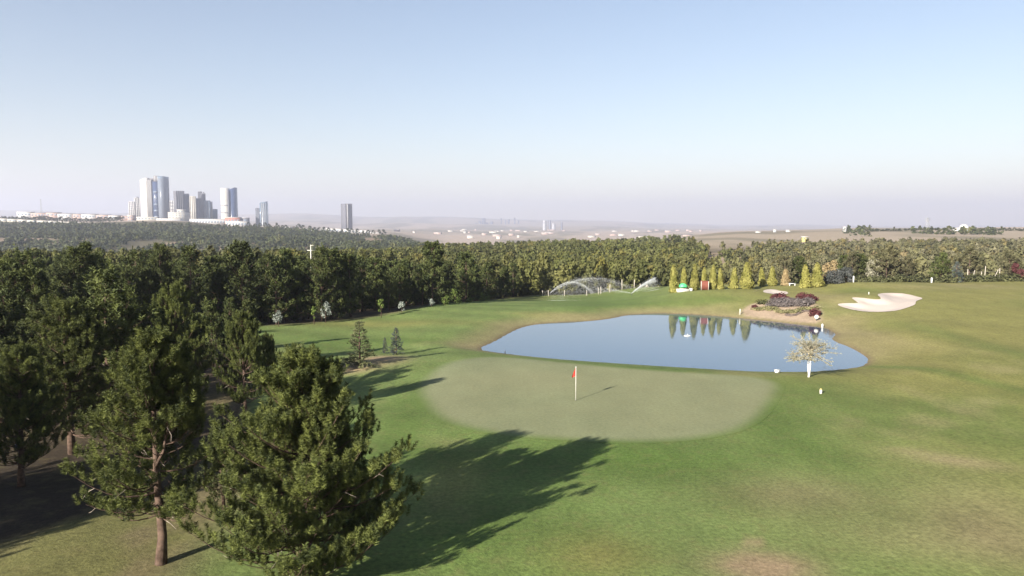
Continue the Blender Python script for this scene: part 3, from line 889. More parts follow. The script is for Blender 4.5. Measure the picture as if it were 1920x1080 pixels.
# the woods further off, joined: leafy clumps on real crowns
def far_template(seed, nt, size, shape):
    r = np.random.default_rng(seed)
    k = nt
    # clumps on a knobbly ellipsoid / cone
    nl = 14
    cz = r.random(nl); ca = r.random(nl) * 6.28
    cr = (1 - cz) ** .7 * (.6 + .4 * r.random(nl)) * .42 + .04
    C = np.stack([np.cos(ca) * cr, np.sin(ca) * cr, .2 + cz * .76], 1); C[0] = (0, 0, .93)
    which = r.integers(0, nl, k)
    d = unit(r.normal(0, 1, (k, 3)))
    P = C[which] + d * (.13 if shape else .16) * r.random((k, 1)) ** .4
    Np = unit(d + r.normal(0, .45, (k, 3)) + np.array([0, 0, .25]))
    a = unit(np.cross(Np, r.normal(0, 1, (k, 3)))); b = np.cross(Np, a)
    s = size * (.7 + .6 * r.random((k, 1)))
    V = np.stack([P + a * s, P - a * s * .6 + b * s * .9, P - a * s * .5 - b * s * .9], 1)
    return V          # unit tree, (k,3,3)
T_A = [far_template(100 + i, 430, .052, i % 2) for i in range(7)]
T_B = [far_template(200 + i, 120, .095, i % 2) for i in range(7)]
T_C = [far_template(300 + i, 30, .19, i % 2) for i in range(7)]

def forest(name, label, P, T, Hs, Ws, tint):
    """P (n,3) tree feet"""
    r = np.random.default_rng(len(P))
    Vs, Cs = [], []
    which = r.integers(0, len(T), len(P)); ang = r.random(len(P)) * 6.28
    for k in range(len(T)):
        m = which == k
        if not m.any(): continue
        t = T[k]; n = int(m.sum())
        c, s = np.cos(ang[m])[:, None, None], np.sin(ang[m])[:, None, None]
        W = Ws[m][:, None, None]; H = Hs[m][:, None, None]
        x = (t[None, :, :, 0] * c - t[None, :, :, 1] * s) * W + P[m, 0][:, None, None]
        y = (t[None, :, :, 0] * s + t[None, :, :, 1] * c) * W + P[m, 1][:, None, None]
        z = t[None, :, :, 2] * H + P[m, 2][:, None, None]
        V = np.stack([x, y, z], -1).reshape(-1, 3)
        Vs.append(V); Cs.append(np.repeat(tint[m], t.shape[0] * 3, 0))
    V = np.concatenate(Vs); C = np.concatenate(Cs)
    me = np_mesh(name, V, np.arange(len(V)).reshape(-1, 3), [M['wood_far']], colors=C)
    TRI['n'] += len(V) // 3
    return tag(link(name, me), label, 'woodland', None, 'stuff')

def tints(X, Y, r):
    a = X / Y
    n = fbm(X / 60, Y / 60, 3)[:, None]
    g = np.array([1.0, 1.02, .92]) * (1 - n) + np.array([1.12, 1.0, .85]) * n
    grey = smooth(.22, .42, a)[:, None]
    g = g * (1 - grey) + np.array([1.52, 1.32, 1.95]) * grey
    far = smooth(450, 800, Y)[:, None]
    g = g * (1 - far) + np.array([.86, .92, 1.15]) * far  # bluish haze painted into the tint of the distant crowns
    mid_ = smooth(-.02, .10, a)[:, None] * (1 - grey)
    g = g * (1 + .22 * mid_)
    hue = r.random((len(X), 1)); sp = (r.random((len(X), 1)) < .13)
    g = g * (1 - hue * np.array([.05, .0, .25])) * np.where(sp, np.array([1.25, 1.1, .9]), 1.0)
    return g * (.70 + .52 * r.random((len(X), 1)))

r = np.random.default_rng(77)
# 150-250 m ring: the pines past the single ones
rest = np.array([(x, y) for x, y in rest_near])
X, Y = rest[:, 0], rest[:, 1]
P = np.stack([X, Y, sheet_z(X, Y) - .4], 1)
forest('wood', 'band of pine crowns behind the first rows of the wood', P, T_A, r.uniform(6.4, 9.4, len(X)), r.uniform(5.6, 7.6, len(X)), tints(X, Y, r))
X, Y = scatter(5.6, (-400, 420), (258, 520), r)
a = X / Y
ok = (np.abs(a) < .76) & ~((a > .16) & (Y > 425)) & ~((np.abs(a - .295) < .034) & (Y < 430) & (fbm(X / 11, Y / 14) < .62)) & ~((a > .3) & (Y > 430) & (fbm(X / 50, Y / 50) > .5)) & (fbm(X / 40 + 7, Y / 40) < .72)
X, Y = X[ok], Y[ok]
P = np.stack([X, Y, sheet_z(X, Y) - .4], 1)
forest('wood', 'far part of the pine wood below the open plain', P, T_B, r.uniform(6.2, 9.2, len(X)), r.uniform(6, 8.4, len(X)), tints(X, Y, r))
X, Y = scatter(9.0, (-1500, 900), (520, 1400), r)
a = X / Y
dens = fbm(X / 70, Y / 110, 4)
left = (a < -.10 - (Y - 520) / 20000) & (dens < .60) & (a > -.78) & (Y < 1290 + 150 * smooth(-.45, -.3, a))
right = (a > -.12) & (Y < 640) & (dens < .52) & (a < .25)
rr = (a > .34) & (dens > .70) & (Y < 900) & (a < .76)
ok = (left | right | rr) & (bare_w(X, Y) < .42)
X, Y = X[ok], Y[ok]
P = np.stack([X, Y, sheet_z(X, Y) - .5], 1)
forest('wood', 'wooded hillside below the towers', P, T_C, r.uniform(5, 9, len(X)), r.uniform(6, 9.5, len(X)), tints(X, Y, r))

# ------------------------------------------------------------------ cypresses, spruces, shrubs
def leaf_shell(rng, fz, n, size, flat=.5, H=1.0, inner=.35):
    """n little leaves on and under a surface of revolution fz(t) -> radius, t in 0..1"""
    t = rng.random(n); ang = rng.random(n) * 6.28
    rad = np.array([fz(v) for v in t]) * (1 - inner * rng.random(n) ** 2) * (.92 + .16 * np.sin(ang * 3 + t * 9))
    P = np.stack([np.cos(ang) * rad, np.sin(ang) * rad, t * H], 1)
    Nn = unit(np.stack([np.cos(ang), np.sin(ang), np.full(n, .35)], 1) + rng.normal(0, flat, (n, 3)))
    up = unit(np.array([0, 0, 1.]) + rng.normal(0, .35, (n, 3)))
    a = unit(np.cross(Nn, up)); b = np.cross(a, Nn)
    s = size * (.6 + .8 * rng.random((n, 1)))
    V = np.stack([P - a * s * .5, P + a * s * .5, P + b * s * 1.5], 1).reshape(-1, 3)
    return V, np.arange(n * 3).reshape(-1, 3)

def cypress_mesh(seed, mat):
    r_ = np.random.default_rng(seed)
    k = r_.random(6)
    def f(t):
        b = .185 * (1 - t) ** .8 + .035
        b *= 1 + .12 * math.sin(t * 17 + k[0] * 6) * (1 - t)
        if t < .06: b *= .6 + t * 6
        if t > .93: b *= (1 - t) / .07
        return b
    V, F_ = leaf_shell(r_, f, 2600, .05, .5)
    return np_mesh('cypress_crown', V, F_, [mat])
cyp = [cypress_mesh(61 + i, M['gold']) for i in range(4)]; cyp_p = cypress_mesh(70, M['gold_pale'])
mbt = MB(); mbt.tube([(0, 0, -.05), (0, 0, .3), (0, 0, .6)], [.022, .018, .01], 6); cyp_t = mbt.mesh('cypress_trunk', M['bark'])
cyp_spec = [(1265, 546, 499, .95, 'first golden cypress from the left of the row, left of the green roofed hut'), (1283, 544, 503, .95, 'golden cypress directly behind the green roofed hut'),
            (1303, 546, 498, 1.0, 'golden cypress between the green roofed hut and the red brown box'), (1321, 545, 503, .9, 'golden cypress behind the red brown box'),
            (1337, 545, 499, 1.0, 'golden cypress just right of the red brown box'), (1352, 547, 504, .9, 'slim pale golden cypress second right of the red brown box'),
            (1377, 549, 503, 1.1, 'golden cypress left of the broadest one at the pale path'), (1402, 549, 494, 1.35, 'broadest and tallest golden cypress, where the pale path begins'),
            (1430, 540, 503, 1.1, 'golden cypress behind the pale path, left of two'), (1449, 540, 501, 1.3, 'broad golden cypress behind the small white bunker'),
            (1513, 551, 498, 1.25, 'golden cypress above the right red shrub, left of the closing pair'), (1534, 552, 494, 1.3, 'last golden cypress at the right end of the row beside the grey weeping tree')]
for i, (px, pb, pt, wd, lab) in enumerate(cyp_spec):
    Yc = 121.0 if pb > 542 else 128.0
    x = at(px, Yc); z0 = sz(x, Yc); h = z_at(pt, Yc) - z0
    r_ = thing('golden_cypress', lab, 'tree', (x, Yc, z0 - .05), i * 1.1, 'golden cypresses in a row beyond the pond', (h * wd, h * wd, h))
    r_.rotation_euler = (random.uniform(-.035, .035), random.uniform(-.05, .05), i * 1.1); link('trunk', cyp_t, r_); link('crown', cyp[(i * 3 + i // 4) % 4], r_)
Yc = 127.0; x = at(1474, Yc); z0 = sz(x, Yc); h = z_at(506, Yc) - z0
r_ = thing('pale_cypress', 'pale orange cypress, the faded one behind the small bunker', 'tree', (x, Yc, z0), 0, None, (h * 1.5, h * 1.5, h)); link('trunk', cyp_t, r_); link('crown', cyp_p, r_)

def spruce_model(seed, mat, n_wh=16):
    r_ = np.random.default_rng(seed)
    tr = MB(); tr.tube([(0, 0, -.03), (0, 0, .5), (0, 0, 1.0)], [.022, .014, .003], 6)
    tp, ta, s0, s1 = [], [], [], []
    for w in range(n_wh):
        t = w / n_wh
        z = .05 + .93 * t
        for b in range(8):
            az = r_.random() * 6.28; Lb = (.27 * (1 - t) ** .85 + .015) * (.75 + .5 * r_.random())
            d = np.array([math.cos(az), math.sin(az), .05 + .5 * t])
            b0 = np.array([0, 0, z]); b1 = b0 + d * Lb
            s0.append(b0); s1.append(b1)
            for q in range(max(2, int(Lb / .03))):
                f = .25 + .75 * r_.random()
                tp.append(b0 + (b1 - b0) * f + r_.normal(0, .008, 3)); ta.append(unit(d + r_.normal(0, .35, 3) + np.array([0, 0, .15])))
    V, F_ = needles(np.array(tp), np.array(ta), r_, 10, .035, .012, .05)
    sv, sf = segs(np.array(s0), np.array(s1), np.full(len(s0), .004), np.full(len(s0), .002), 3)
    tr.add(sv, None, sf)
    return tr.mesh('spruce_trunk', M['bark']), np_mesh('spruce_crown', V, F_, [mat])
sp_a = spruce_model(81, M['spruce']); sp_b = spruce_model(82, M['blue_spruce'])
def place_spruce(mod, px, pb, pt, wide, lab):
    x, y, z0 = ground(px, pb); h = z_at(pt, y) - z0
    r_ = thing('spruce_tree', lab, 'tree', (x, y, z0), 0, None, (h * wide, h * wide, h)); link('trunk', mod[0], r_); link('crown', mod[1], r_)
place_spruce(sp_a, 675, 690, 600, 1.15, 'large grey green spruce on the bare strip by the left fairway')
place_spruce(sp_b, 743, 665, 613, .95, 'small blue green spruce at the right end of the bare strip')
place_spruce(sp_b, 722, 663, 632, .7, 'tiniest spruce, between the large one and the blue green one')
x = at(1795, 136); r_ = thing('spruce_tree', 'pale blue spruce at the edge of the right hand wood', 'tree', (x, 136, sz(x, 136)), 0, None, (4.6, 4.6, 4.2)); link('trunk', sp_b[0], r_); link('crown', sp_b[1], r_)

def blob_leaves(rng, lobes, n, size):
    """leaves in the volume of several lobes (x,y,z,r)"""
    Lb = np.array(lobes); w = Lb[:, 3] ** 2; which = rng.choice(len(Lb), n, p=w / w.sum())
    d = unit(rng.normal(0, 1, (n, 3))); rr = rng.random((n, 1)) ** .45
    P = Lb[which, :3] + d * Lb[which, 3:4] * rr
    Nn = unit(d + rng.normal(0, .6, (n, 3)) + np.array([0, 0, .3]))
    a = unit(np.cross(Nn, rng.normal(0, 1, (n, 3)))); b = np.cross(Nn, a)
    s = size * (.6 + .8 * rng.random((n, 1)))
    V = np.stack([P + a * s, P + b * s * .7, P - a * s, P - b * s * .7], 1).reshape(-1, 3)
    return V, np.arange(n * 4).reshape(-1, 4)

def young_tree(name, mat, px, pb, pt, wpx, lab, seed, group=None, Y=None, stem=.3, bark='bark'):
    r_ = np.random.default_rng(seed)
    if Y is None: x, y, z0 = ground(px, pb)
    else: x = at(px, Y); y = Y; z0 = sz(x, y)
    H = max(.6, z_at(pt, y) - z0); R = wpx / 2 / F * y
    root = thing(name, lab, 'tree', (x, y, z0), 0, group)
    tr = MB(); tr.tube([(0, 0, -.1), (.02, 0, H * .4), (0, .03, H * .8)], [.045, .035, .012], 6)
    lobes = []
    for k in range(9):
        t = stem + (1 - stem) * r_.random(); rad = R * (1 - abs(t - .55) * 1.1) * .8
        a = r_.random() * 6.28
        c = np.array([math.cos(a) * rad * .7, math.sin(a) * rad * .7, H * min(t, .92)])
        lobes.append((*c, R * (.3 + .25 * r_.random())))
        tr.tube([(0, 0, c[2] * .7), tuple(c)], [.014, .005], 4)
    part(tr, 'trunk', M[bark], root)
    V, F_ = blob_leaves(r_, lobes, int(260 + 120 * R * H), .085 + .01 * R)
    link('crown', np_mesh('crown', V, F_, [M[mat]]), root)
    return root

def edge_Y(px):
    """distance of the fairway edge in this direction"""
    a = (px - 960) / F
    P = WOOD[5:18]
    for (x0, y0), (x1, y1) in zip(P[:-1], P[1:]):
        f0 = x0 - a * y0; f1 = x1 - a * y1
        if (f0 <= 0 <= f1) or (f1 <= 0 <= f0):
            t = f0 / (f0 - f1 + 1e-9)
            return y0 + (y1 - y0) * t
    return 100.
for i, (nm, mt, px, pt, w, lab, off) in enumerate([
        ('young_tree', 'silver', 519, 585, 24, 'thin pale sapling at the left corner of the far fairway edge', 1.0),
        ('young_tree', 'leaf', 586, 573, 12, 'slim bright green sapling standing left of the silvery one', 1.2),
        ('young_tree', 'silver', 608, 566, 24, 'silvery white leaved young tree before the dark wood', .2),
        ('young_tree', 'leaf', 713, 560, 15, 'bright green sapling midway along the fairway edge', 1.2),
        ('young_tree', 'silver', 752, 567, 16, 'pale sapling right of the midway green sapling', 1.0),
        ('young_tree', 'silver', 808, 561, 15, 'thin pale sapling left of the bright green bush clump', 1.0)]):
    Ye = edge_Y(px) - .6 * off
    young_tree(nm, mt, px, 0, pt, w, lab, 500 + i, Y=Ye)
for i, (px, pt, w, lab) in enumerate([(833, 555, 22, 'leftmost bright green bush of the clump at the fairway edge'), (853, 541, 36, 'tallest bright green bush of the clump at the fairway edge'),
                                      (877, 562, 22, 'low darker bush closing the clump on its right'), (908, 545, 30, 'bright green bush alone right of the clump')]):
    young_tree('bush', 'leaf', px, 0, pt, w, lab, 520 + i, Y=edge_Y(px) - .5, stem=.12)['category'] = 'bush'
young_tree('young_tree', 'dark_shrub', 590, 684, 657, 18, 'little dark leafy tree left of the large spruce', 531, stem=.35)
young_tree('young_tree', 'spruce', 562, 692, 650, 40, 'thin olive young tree behind the top of the broad sunlit pine', 532, stem=.2)

# the white trunked tree at the pond
bx, by, bz = ground(1516, 707)
root = thing('white_tree', 'sparse pale tree with a whitewashed trunk between the green and the pond', 'tree', (bx, by, bz))
r_ = np.random.default_rng(9)
Hh = z_at(613, by) - bz
tr = MB(); tr.tube([(0, 0, -.15), (.06, 0, .5), (.14, .05, 1.3)], [.10, .075, .055], 9); tr.tube([(-.02, 0, .25), (-.06, .03, .8), (-.05, .06, 1.45)], [.06, .055, .03], 8)
part(tr, 'trunk', M['whitewash'], root, True)
s0, s1, a0, a1, tp, ta = [], [], [], [], [], []
for k in range(64):
    az = r_.random() * 6.28; el = r_.uniform(-.25, 1.2)
    b0 = np.array([.14, .05, 1.3 + .9 * r_.random()]); Lb = r_.uniform(.9, 1.95) * (1.05 - .30 * el)
    d = np.array([math.cos(az) * math.cos(el), math.sin(az) * math.cos(el), math.sin(el)])
    mid = b0 + d * Lb * .5 + r_.normal(0, .06, 3); end = mid + unit(d + np.array([0, 0, -.12])) * Lb * .55
    s0 += [b0, mid]; s1 += [mid, end]; a0 += [.03, .016]; a1 += [.016, .007]
    for q in range(9):
        f = r_.random(); p = mid + (end - mid) * f; dd = unit(d + r_.normal(0, .6, 3))
        e = p + dd * r_.uniform(.12, .35); s0.append(p); s1.append(e); a0.append(.010); a1.append(.004)
        tp += [e, p]; ta += [dd, d]
s0.append(np.array([.14, .05, 1.25])); s1.append(np.array([.18, .05, 2.5])); a0.append(.085); a1.append(.03)
V, F_ = segs(np.array(s0), np.array(s1), np.array(a0), np.array(a1), 4)
link('branches', np_mesh('branches', V, F_, [M['pale_twig']]), root)
V, F_ = needles(np.array(tp), np.array(ta), r_, 7, .11, .036, .16)
link('crown', np_mesh('leaves', V, F_, [M['dust_leaf']]), root)

# shrubs of the flower bed
def shrub_mesh(seed, mat, n=420, flat=.6, size=.075):
    r_ = np.random.default_rng(seed)
    lobes = [(r_.uniform(-.35, .35), r_.uniform(-.35, .35), r_.uniform(.15, .5) * flat, r_.uniform(.28, .45)) for _ in range(8)]
    V, F_ = blob_leaves(r_, lobes, n, size); V[:, 2] = np.maximum(V[:, 2], -.05)
    return np_mesh('shrub', V, F_, [mat])
lav = [shrub_mesh(600 + i, M['lavender']) for i in range(3)]; cov = [shrub_mesh(610 + i, M['cover'], 300, .3) for i in range(3)]
red = [shrub_mesh(620 + i, M['red_leaf'], 700) for i in range(2)]; drk = [shrub_mesh(630 + i, M['dark_shrub'], 420) for i in range(3)]
r_ = np.random.default_rng(12)
def shrub(name, me, px, py, size, lab, grp=None, cat='shrub', zs=1.0, Y=None):
    if Y is None: x, y, z = ground(px, py)
    else: x = at(px, Y); y = Y; z = sz(x, Y)
    o = link(name, me, None, (x, y, z), r_.random() * 6.28, (size, size, size * zs))
    return tag(o, lab, cat, grp)
for i in range(18):
    t = i / 17
    shrub('lavender_bush', lav[i % 3], 1448 + 74 * t + r_.normal(0, 2), 572 + r_.uniform(-6, 3) - 2 * t, 1.5 + .4 * r_.random(), 'grey purple lavender bush in the middle of the flower bed', 'lavender bushes in the flower bed', 'shrub', .75)
for i in range(22):
    t = i / 21
    py = 578 + (6 if t > .35 else 3) * math.sin(t * 3.1) + r_.uniform(-2, 3)
    shrub('ground_cover_plant', cov[i % 3], 1418 + 116 * t, py, 1.25 + .4 * r_.random(), 'pale yellow green cushion plant in the front strip of the flower bed', 'pale cushion plants in front of the lavender', 'plant', .5)
for i, (px, py, s, lab) in enumerate([(1455, 562, 1.3, 'small left lobe of the left dark red shrub'), (1464, 561, 1.9, 'dark red shrub behind the lavender, the left one'), (1473, 563, 1.3, 'low dark red shrub just right of the left one'),
                                      (1500, 563, 1.3, 'low dark red shrub just left of the right one'), (1512, 562, 2.0, 'dark red shrub behind the lavender, the biggest right one'), (1524, 565, 1.6, 'dark red shrub at the right end of the bed top')]):
    shrub('red_shrub', red[i % 2], px, py, s, lab, 'dark red shrubs above the lavender', 'shrub', .85)
shrub('dark_shrub', drk[0], 1432, 570, 1.8, 'dark green shrub at the left end of the flower bed', None, 'shrub', .6)
shrub('red_shrub', red[0], 1528, 592, 1.5, 'round maroon shrub right above the white globe by the water', None, 'shrub', 1.1)
shrub('dark_shrub', red[1], 1417, 577, .9, 'small reddish shrub at the lower left corner of the bed', None, 'shrub', .8)
# stones edging the bed
def rock_mesh(seed):
    q = np.random.default_rng(seed); mb = MB()
    import itertools
    K = 7; pts = []
    V = []; 
    for j in range(4):
        for i in range(K):
            a = i / K * 6.28; el = [-.4, .1, .6, 1.2][j]
            rr = .5 * math.cos(el) * (.8 + .4 * q.random())
            V.append((math.cos(a) * rr * 1.2, math.sin(a) * rr, .35 * math.sin(el) + .05))
    V.append((0, 0, .38)); f4 = [(j * K + i, j * K + (i + 1) % K, (j + 1) * K + (i + 1) % K, (j + 1) * K + i) for j in range(3) for i in range(K)]
    mb.add(V, [(3 * K + i, 3 * K + (i + 1) % K, 4 * K) for i in range(K)], f4)
    return mb.mesh('stone', M['stone'], True)
rk = [rock_mesh(i) for i in range(4)]
for i in range(17):
    t = i / 16
    px = 1476 + 50 * t; py = 590 + 3.2 * math.sin(t * 6.3 + .4) - 4.5 * t
    x, y, z = ground(px, py)
    tag(link('edging_stone', rk[i % 4], None, (x, y, z), r_.random() * 6, r_.uniform(.45, .7)), 'dark stone in the curved edging below the cushion plants', 'stone', 'dark stones edging the flower bed')
# dark rounded shrubs and boulders at the right hand wood
for i, px in enumerate([1603, 1617, 1640, 1662, 1690, 1708, 1722, 1738, 1760, 1776, 1822, 1838, 1852, 1868, 1884, 1902]):
    shrub('dark_shrub', drk[i % 3], px, 0, r_.uniform(2.0, 3.3), 'round dark olive shrub at the foot of the right hand wood', 'round shrubs along the right hand wood', 'shrub', .85, Y=133.5 + r_.uniform(-1, 1.5))
# grey weeping tree and golden broad tree right of the cypresses
def crown_tree(name, mat, px, Y, pt, wpx, lab, seed, n=2600, size=.13):
    q = np.random.default_rng(seed); x = at(px, Y); z0 = sz(x, Y); H = z_at(pt, Y) - z0; R = wpx / 2 / F * Y
    root = thing(name, lab, 'tree', (x, Y, z0))
    tr = MB(); tr.tube([(0, 0, -.1), (.05, 0, H * .45), (0, 0, H * .85)], [.12, .09, .03], 7)
    lobes = []
    for k in range(16):
        t = .2 + .72 * q.random(); rad = R * (1 - .8 * abs(t - .45)); a = q.random() * 6.28
        c = (math.cos(a) * rad * .65, math.sin(a) * rad * .65, H * t); lobes.append((*c, R * q.uniform(.3, .45)))
        tr.tube([(0, 0, c[2] * .6), c], [.03, .01], 4)
    part(tr, 'trunk', M['bark'], root)
    V, F_ = blob_leaves(q, lobes, n, size); link('crown', np_mesh('crown', V, F_, [M[mat]]), root)
crown_tree('golden_tree', 'gold_pale', 1556, 127, 489, 34, 'pale golden broad tree rising behind the last cypress', 701)
crown_tree('weeping_tree', 'grey_weep', 1566, 124, 508, 44, 'dark grey green weeping tree right beside the last golden cypress', 702)
crown_tree('weeping_tree', 'grey_weep', 1588, 126, 503, 30, 'blue grey weeping tree next to the white marker post', 703)
crown_tree('willow_tree', 'dust_leaf', 1637, 141, 486, 42, 'pale olive willow standing in the wood behind the bunker', 704)
crown_tree('plum_tree', 'red_leaf', 1911, 136, 492, 26, 'dark red leaved plum tree at the right edge of the photo', 705)

# ------------------------------------------------------------------ small things on the course
fx, fy, fz_ = ground(1079.5, 751); fz_ += .02
root = thing('flagstick', 'white flagstick with a drooping red flag in the hole', 'flag', (fx, fy, fz_))
mb = MB(); mb.tube([(0, 0, -.1), (0, 0, 1.2), (0, 0, 2.2)], [.024, .022, .018], 8); part(mb, 'pole', M['offwhite'], root, True)
mb = MB(); mb.tube([(0, 0, 2.17), (0, 0, 2.21), (0, 0, 2.25)], [.02, .03, .012], 8); part(mb, 'pole_cap', M['white'], root, True)
# flag hanging in folds
V = []; F4 = []
nu, nv = 9, 7
for j in range(nv):
    for i in range(nu):
        uu, vv = i / (nu - 1), j / (nv - 1)
        w = .30 * uu * (.35 + .65 * vv)
        V.append((-.03 - w * (.75 + .2 * math.sin(vv * 3)), .05 * math.sin(uu * 9 + vv * 2) * uu + .02, 2.15 - .52 * vv - .22 * uu * (1 - vv * .3)))
for j in range(nv - 1):
    for i in range(nu - 1):
        F4.append((j * nu + i, j * nu + i + 1, (j + 1) * nu + i + 1, (j + 1) * nu + i))
V2 = V + [(a, b + .012, c) for a, b, c in V]; k_ = len(V)
mb = MB(); mb.add(V2, None, F4 + [(d + k_, c + k_, b + k_, a + k_) for a, b, c, d in F4]); part(mb, 'flag_cloth', M['red_cloth'], root, True)
mb = MB(); mb.tube([(0, 0, .003), (0, 0, .006)], [.054, .054], 14); part(mb, 'hole', M['black'], root)

def post(px, py, h, r0, mat, name, lab, cat, band=None, loc=None, group=None, tilt=0):
    x, y, z = loc if loc else ground(px, py)
    root = thing(name, lab, cat, (x, y, z), 0, group)
    mb = MB(); mb.tube([(0, 0, -.1), (tilt * .5, 0, h * .5), (tilt, 0, h)], r0, 7); part(mb, 'shaft', M[mat], root, True)
    mb = MB(); mb.tube([(tilt, 0, h), (tilt, 0, h + r0 * .9)], [r0 * 1.25, r0 * .5], 7); part(mb, 'cap', M[band or mat], root, True)
    return root
post(1539, 738, .28, .09, 'offwhite', 'marker_post', 'short cream marker stub on the grass near the white trunked tree', 'marker', 'yellow')
post(1387.5, 590, .75, .07, 'offwhite', 'marker_post', 'cream post at the waterline left of the flower bed', 'marker')
post(1602, 531, 1.0, .12, 'white', 'marker_post', 'white post beside the grey weeping tree above the bunker', 'marker', loc=(at(1602, 124), 124, sz(at(1602, 124), 124)))
post(1749, 537, .8, .16, 'white', 'marker_post', 'stubby white post on the dry crest behind the bunker', 'marker', loc=(at(1749, 131), 131, sz(at(1749, 131), 131)))
post(1629, 552, .3, .07, 'offwhite', 'marker_post', 'tiny cream stub on the grass hump left of the bunker', 'marker')
post(1542, 614, .35, .12, 'white', 'marker_post', 'low white stub on the bank right of the white globe', 'marker')
post(947, 663, .22, .05, 'black', 'pop_up_sprinkler', 'small dark pop-up sprinkler by the left tip of the pond', 'sprinkler')
# box at the water's edge
x, y, z = ground(1457, 699)
root = thing('white_box', 'small white box at the near edge of the pond', 'box', (x, y, max(z, WATER_Z) + .02), .2)
part(MB().box(-.19, .19, -.12, .12, 0, .2), 'body', M['white'], root); part(MB().box(-.21, .21, -.14, .14, .2, .24), 'lid', M['white'], root)
# globe by the maroon shrub
x, y, z = ground(1531, 601)
root = thing('garden_globe', 'round white globe on a stub below the maroon shrub', 'lamp', (x, y, z))
mb = MB(); mb.tube([(0, 0, -.1), (0, 0, .2)], [.08, .07], 8); part(mb, 'stub', M['black'], root)
P = [(0, 0, .18 + .28 * (1 - math.cos(t * math.pi / 10))) for t in range(11)]; R_ = [max(.01, .28 * math.sin(t * math.pi / 10)) for t in range(11)]
mb = MB(); mb.tube(P, R_, 14); part(mb, 'globe', M['glow'], root, True)
# floating fountain head in the pond (a little white float)
x, y = on_plane(1289, 630, WATER_Z)
root = thing('white_float', 'small white float lying on the pond below the cypress reflections', 'float', (x, y, WATER_Z))
mb = MB(); mb.tube([(-.4, 0, .03), (-.15, 0, .05), (.15, 0, .05), (.36, 0, .03)], [.03, .07, .07, .03], 8); part(mb, 'hull', M['white'], root, True)
mb = MB(); mb.tube([(0, 0, .1), (0, 0, .28)], [.02, .015], 6); part(mb, 'stem', M['white'], root)
# hut with green roof
Yh = 119.5; x = at(1284, Yh); z = sz(x, Yh)
root = thing('hut', 'small white hut with a bright green roof before the golden cypresses', 'hut', (x, Yh, z))
part(MB().box(-1.1, .95, 0, 1.3, -.1, .42), 'bench_base', M['offwhite'], root)
part(MB().box(-.55, .45, .3, 1.2, .42, .5), 'counter', M['postwood'], root)
mb = MB()
for sx in (-.5, .42): mb.box(sx - .04, sx + .04, .4, .48, .5, .75)
part(mb, 'stand', M['steel'], root)
mb = MB()
for k in range(9):
    a0_ = math.pi * k / 8
for k in range(8):
    a0_, a1_ = math.pi * k / 8, math.pi * (k + 1) / 8
    c = [(-.62 * math.cos(a) - .05, .62 * math.sin(a)) for a in (a0_, a1_)]
    mb.add([(c[0][0], .15, .72 + c[0][1]), (c[1][0], .15, .72 + c[1][1]), (c[1][0], 1.3, .72 + c[1][1]), (c[0][0], 1.3, .72 + c[0][1]), (-.05, .15, .72), (-.05, 1.3, .72)],
           [(0, 1, 4), (2, 3, 5)], [(0, 3, 2, 1)])
part(mb, 'roof', M['green_roof'], root)
part(MB().box(.98, 1.4, .1, .5, -.1, .55), 'bin', M['white'], root)
# red brown box
Yh = 119.3; x = at(1323, Yh); z = sz(x, Yh)
root = thing('red_board', 'red brown board box right of the green roofed hut', 'board', (x, Yh, z))
for k in range(6):
    part(MB().box(-.62 + k * .205, -.62 + k * .205 + .195, 0, .5, .05, 1.45), 'plank', M['redboard'], root)
part(MB().box(-.66, .66, -.04, .54, 1.45, 1.52), 'top_rail', M['redboard'], root)
part(MB().box(-.64, -.56, -.05, 0, -.1, 1.45), 'leg', M['offwhite'], root); part(MB().box(.54, .62, -.05, 0, -.1, 1.45), 'leg', M['offwhite'], root)
# low white parcel by the pale cypress
x = at(1487, 126); root = thing('white_bench', 'low white slab bench behind the small white bunker', 'bench', (x, 126, sz(x, 126)))
part(MB().box(-.6, .6, -.2, .2, .35, .45), 'seat', M['white'], root); part(MB().box(-.5, -.4, -.15, .15, -.05, .35), 'leg', M['white'], root); part(MB().box(.4, .5, -.15, .15, -.05, .35), 'leg', M['white'], root)
# pale path
pp = [ground(a, b)[:2] for a, b in [(1402, 551), (1412, 548), (1424, 544), (1438, 541), (1446, 539.5)]]
V = []; q = []
fine = []
for (a, b), (c, d) in zip(pp[:-1], pp[1:]):
    for k in range(6): fine.append((a + (c - a) * k / 6, b + (d - b) * k / 6))
for a, b in fine:
    for s_ in (-.55, 0, .55): V.append((a + s_ * .6, b + s_ * .8, sz(a + s_ * .6, b + s_ * .8) + .06))
for i in range(len(fine) - 1):
    for s_ in (0, 1): q.append((i * 3 + s_, i * 3 + s_ + 1, i * 3 + s_ + 4, i * 3 + s_ + 3))
tag(link('path', np_mesh('path', V, np.array(q)[:, ::-1], [M['path']], True)), 'short pale path beside the broadest golden cypress', None, None, 'structure')
# blue stake at the clay patch
post(31, 838, .55, .035, 'blue', 'stake', 'small blue stake on the red clay patch', 'stake')

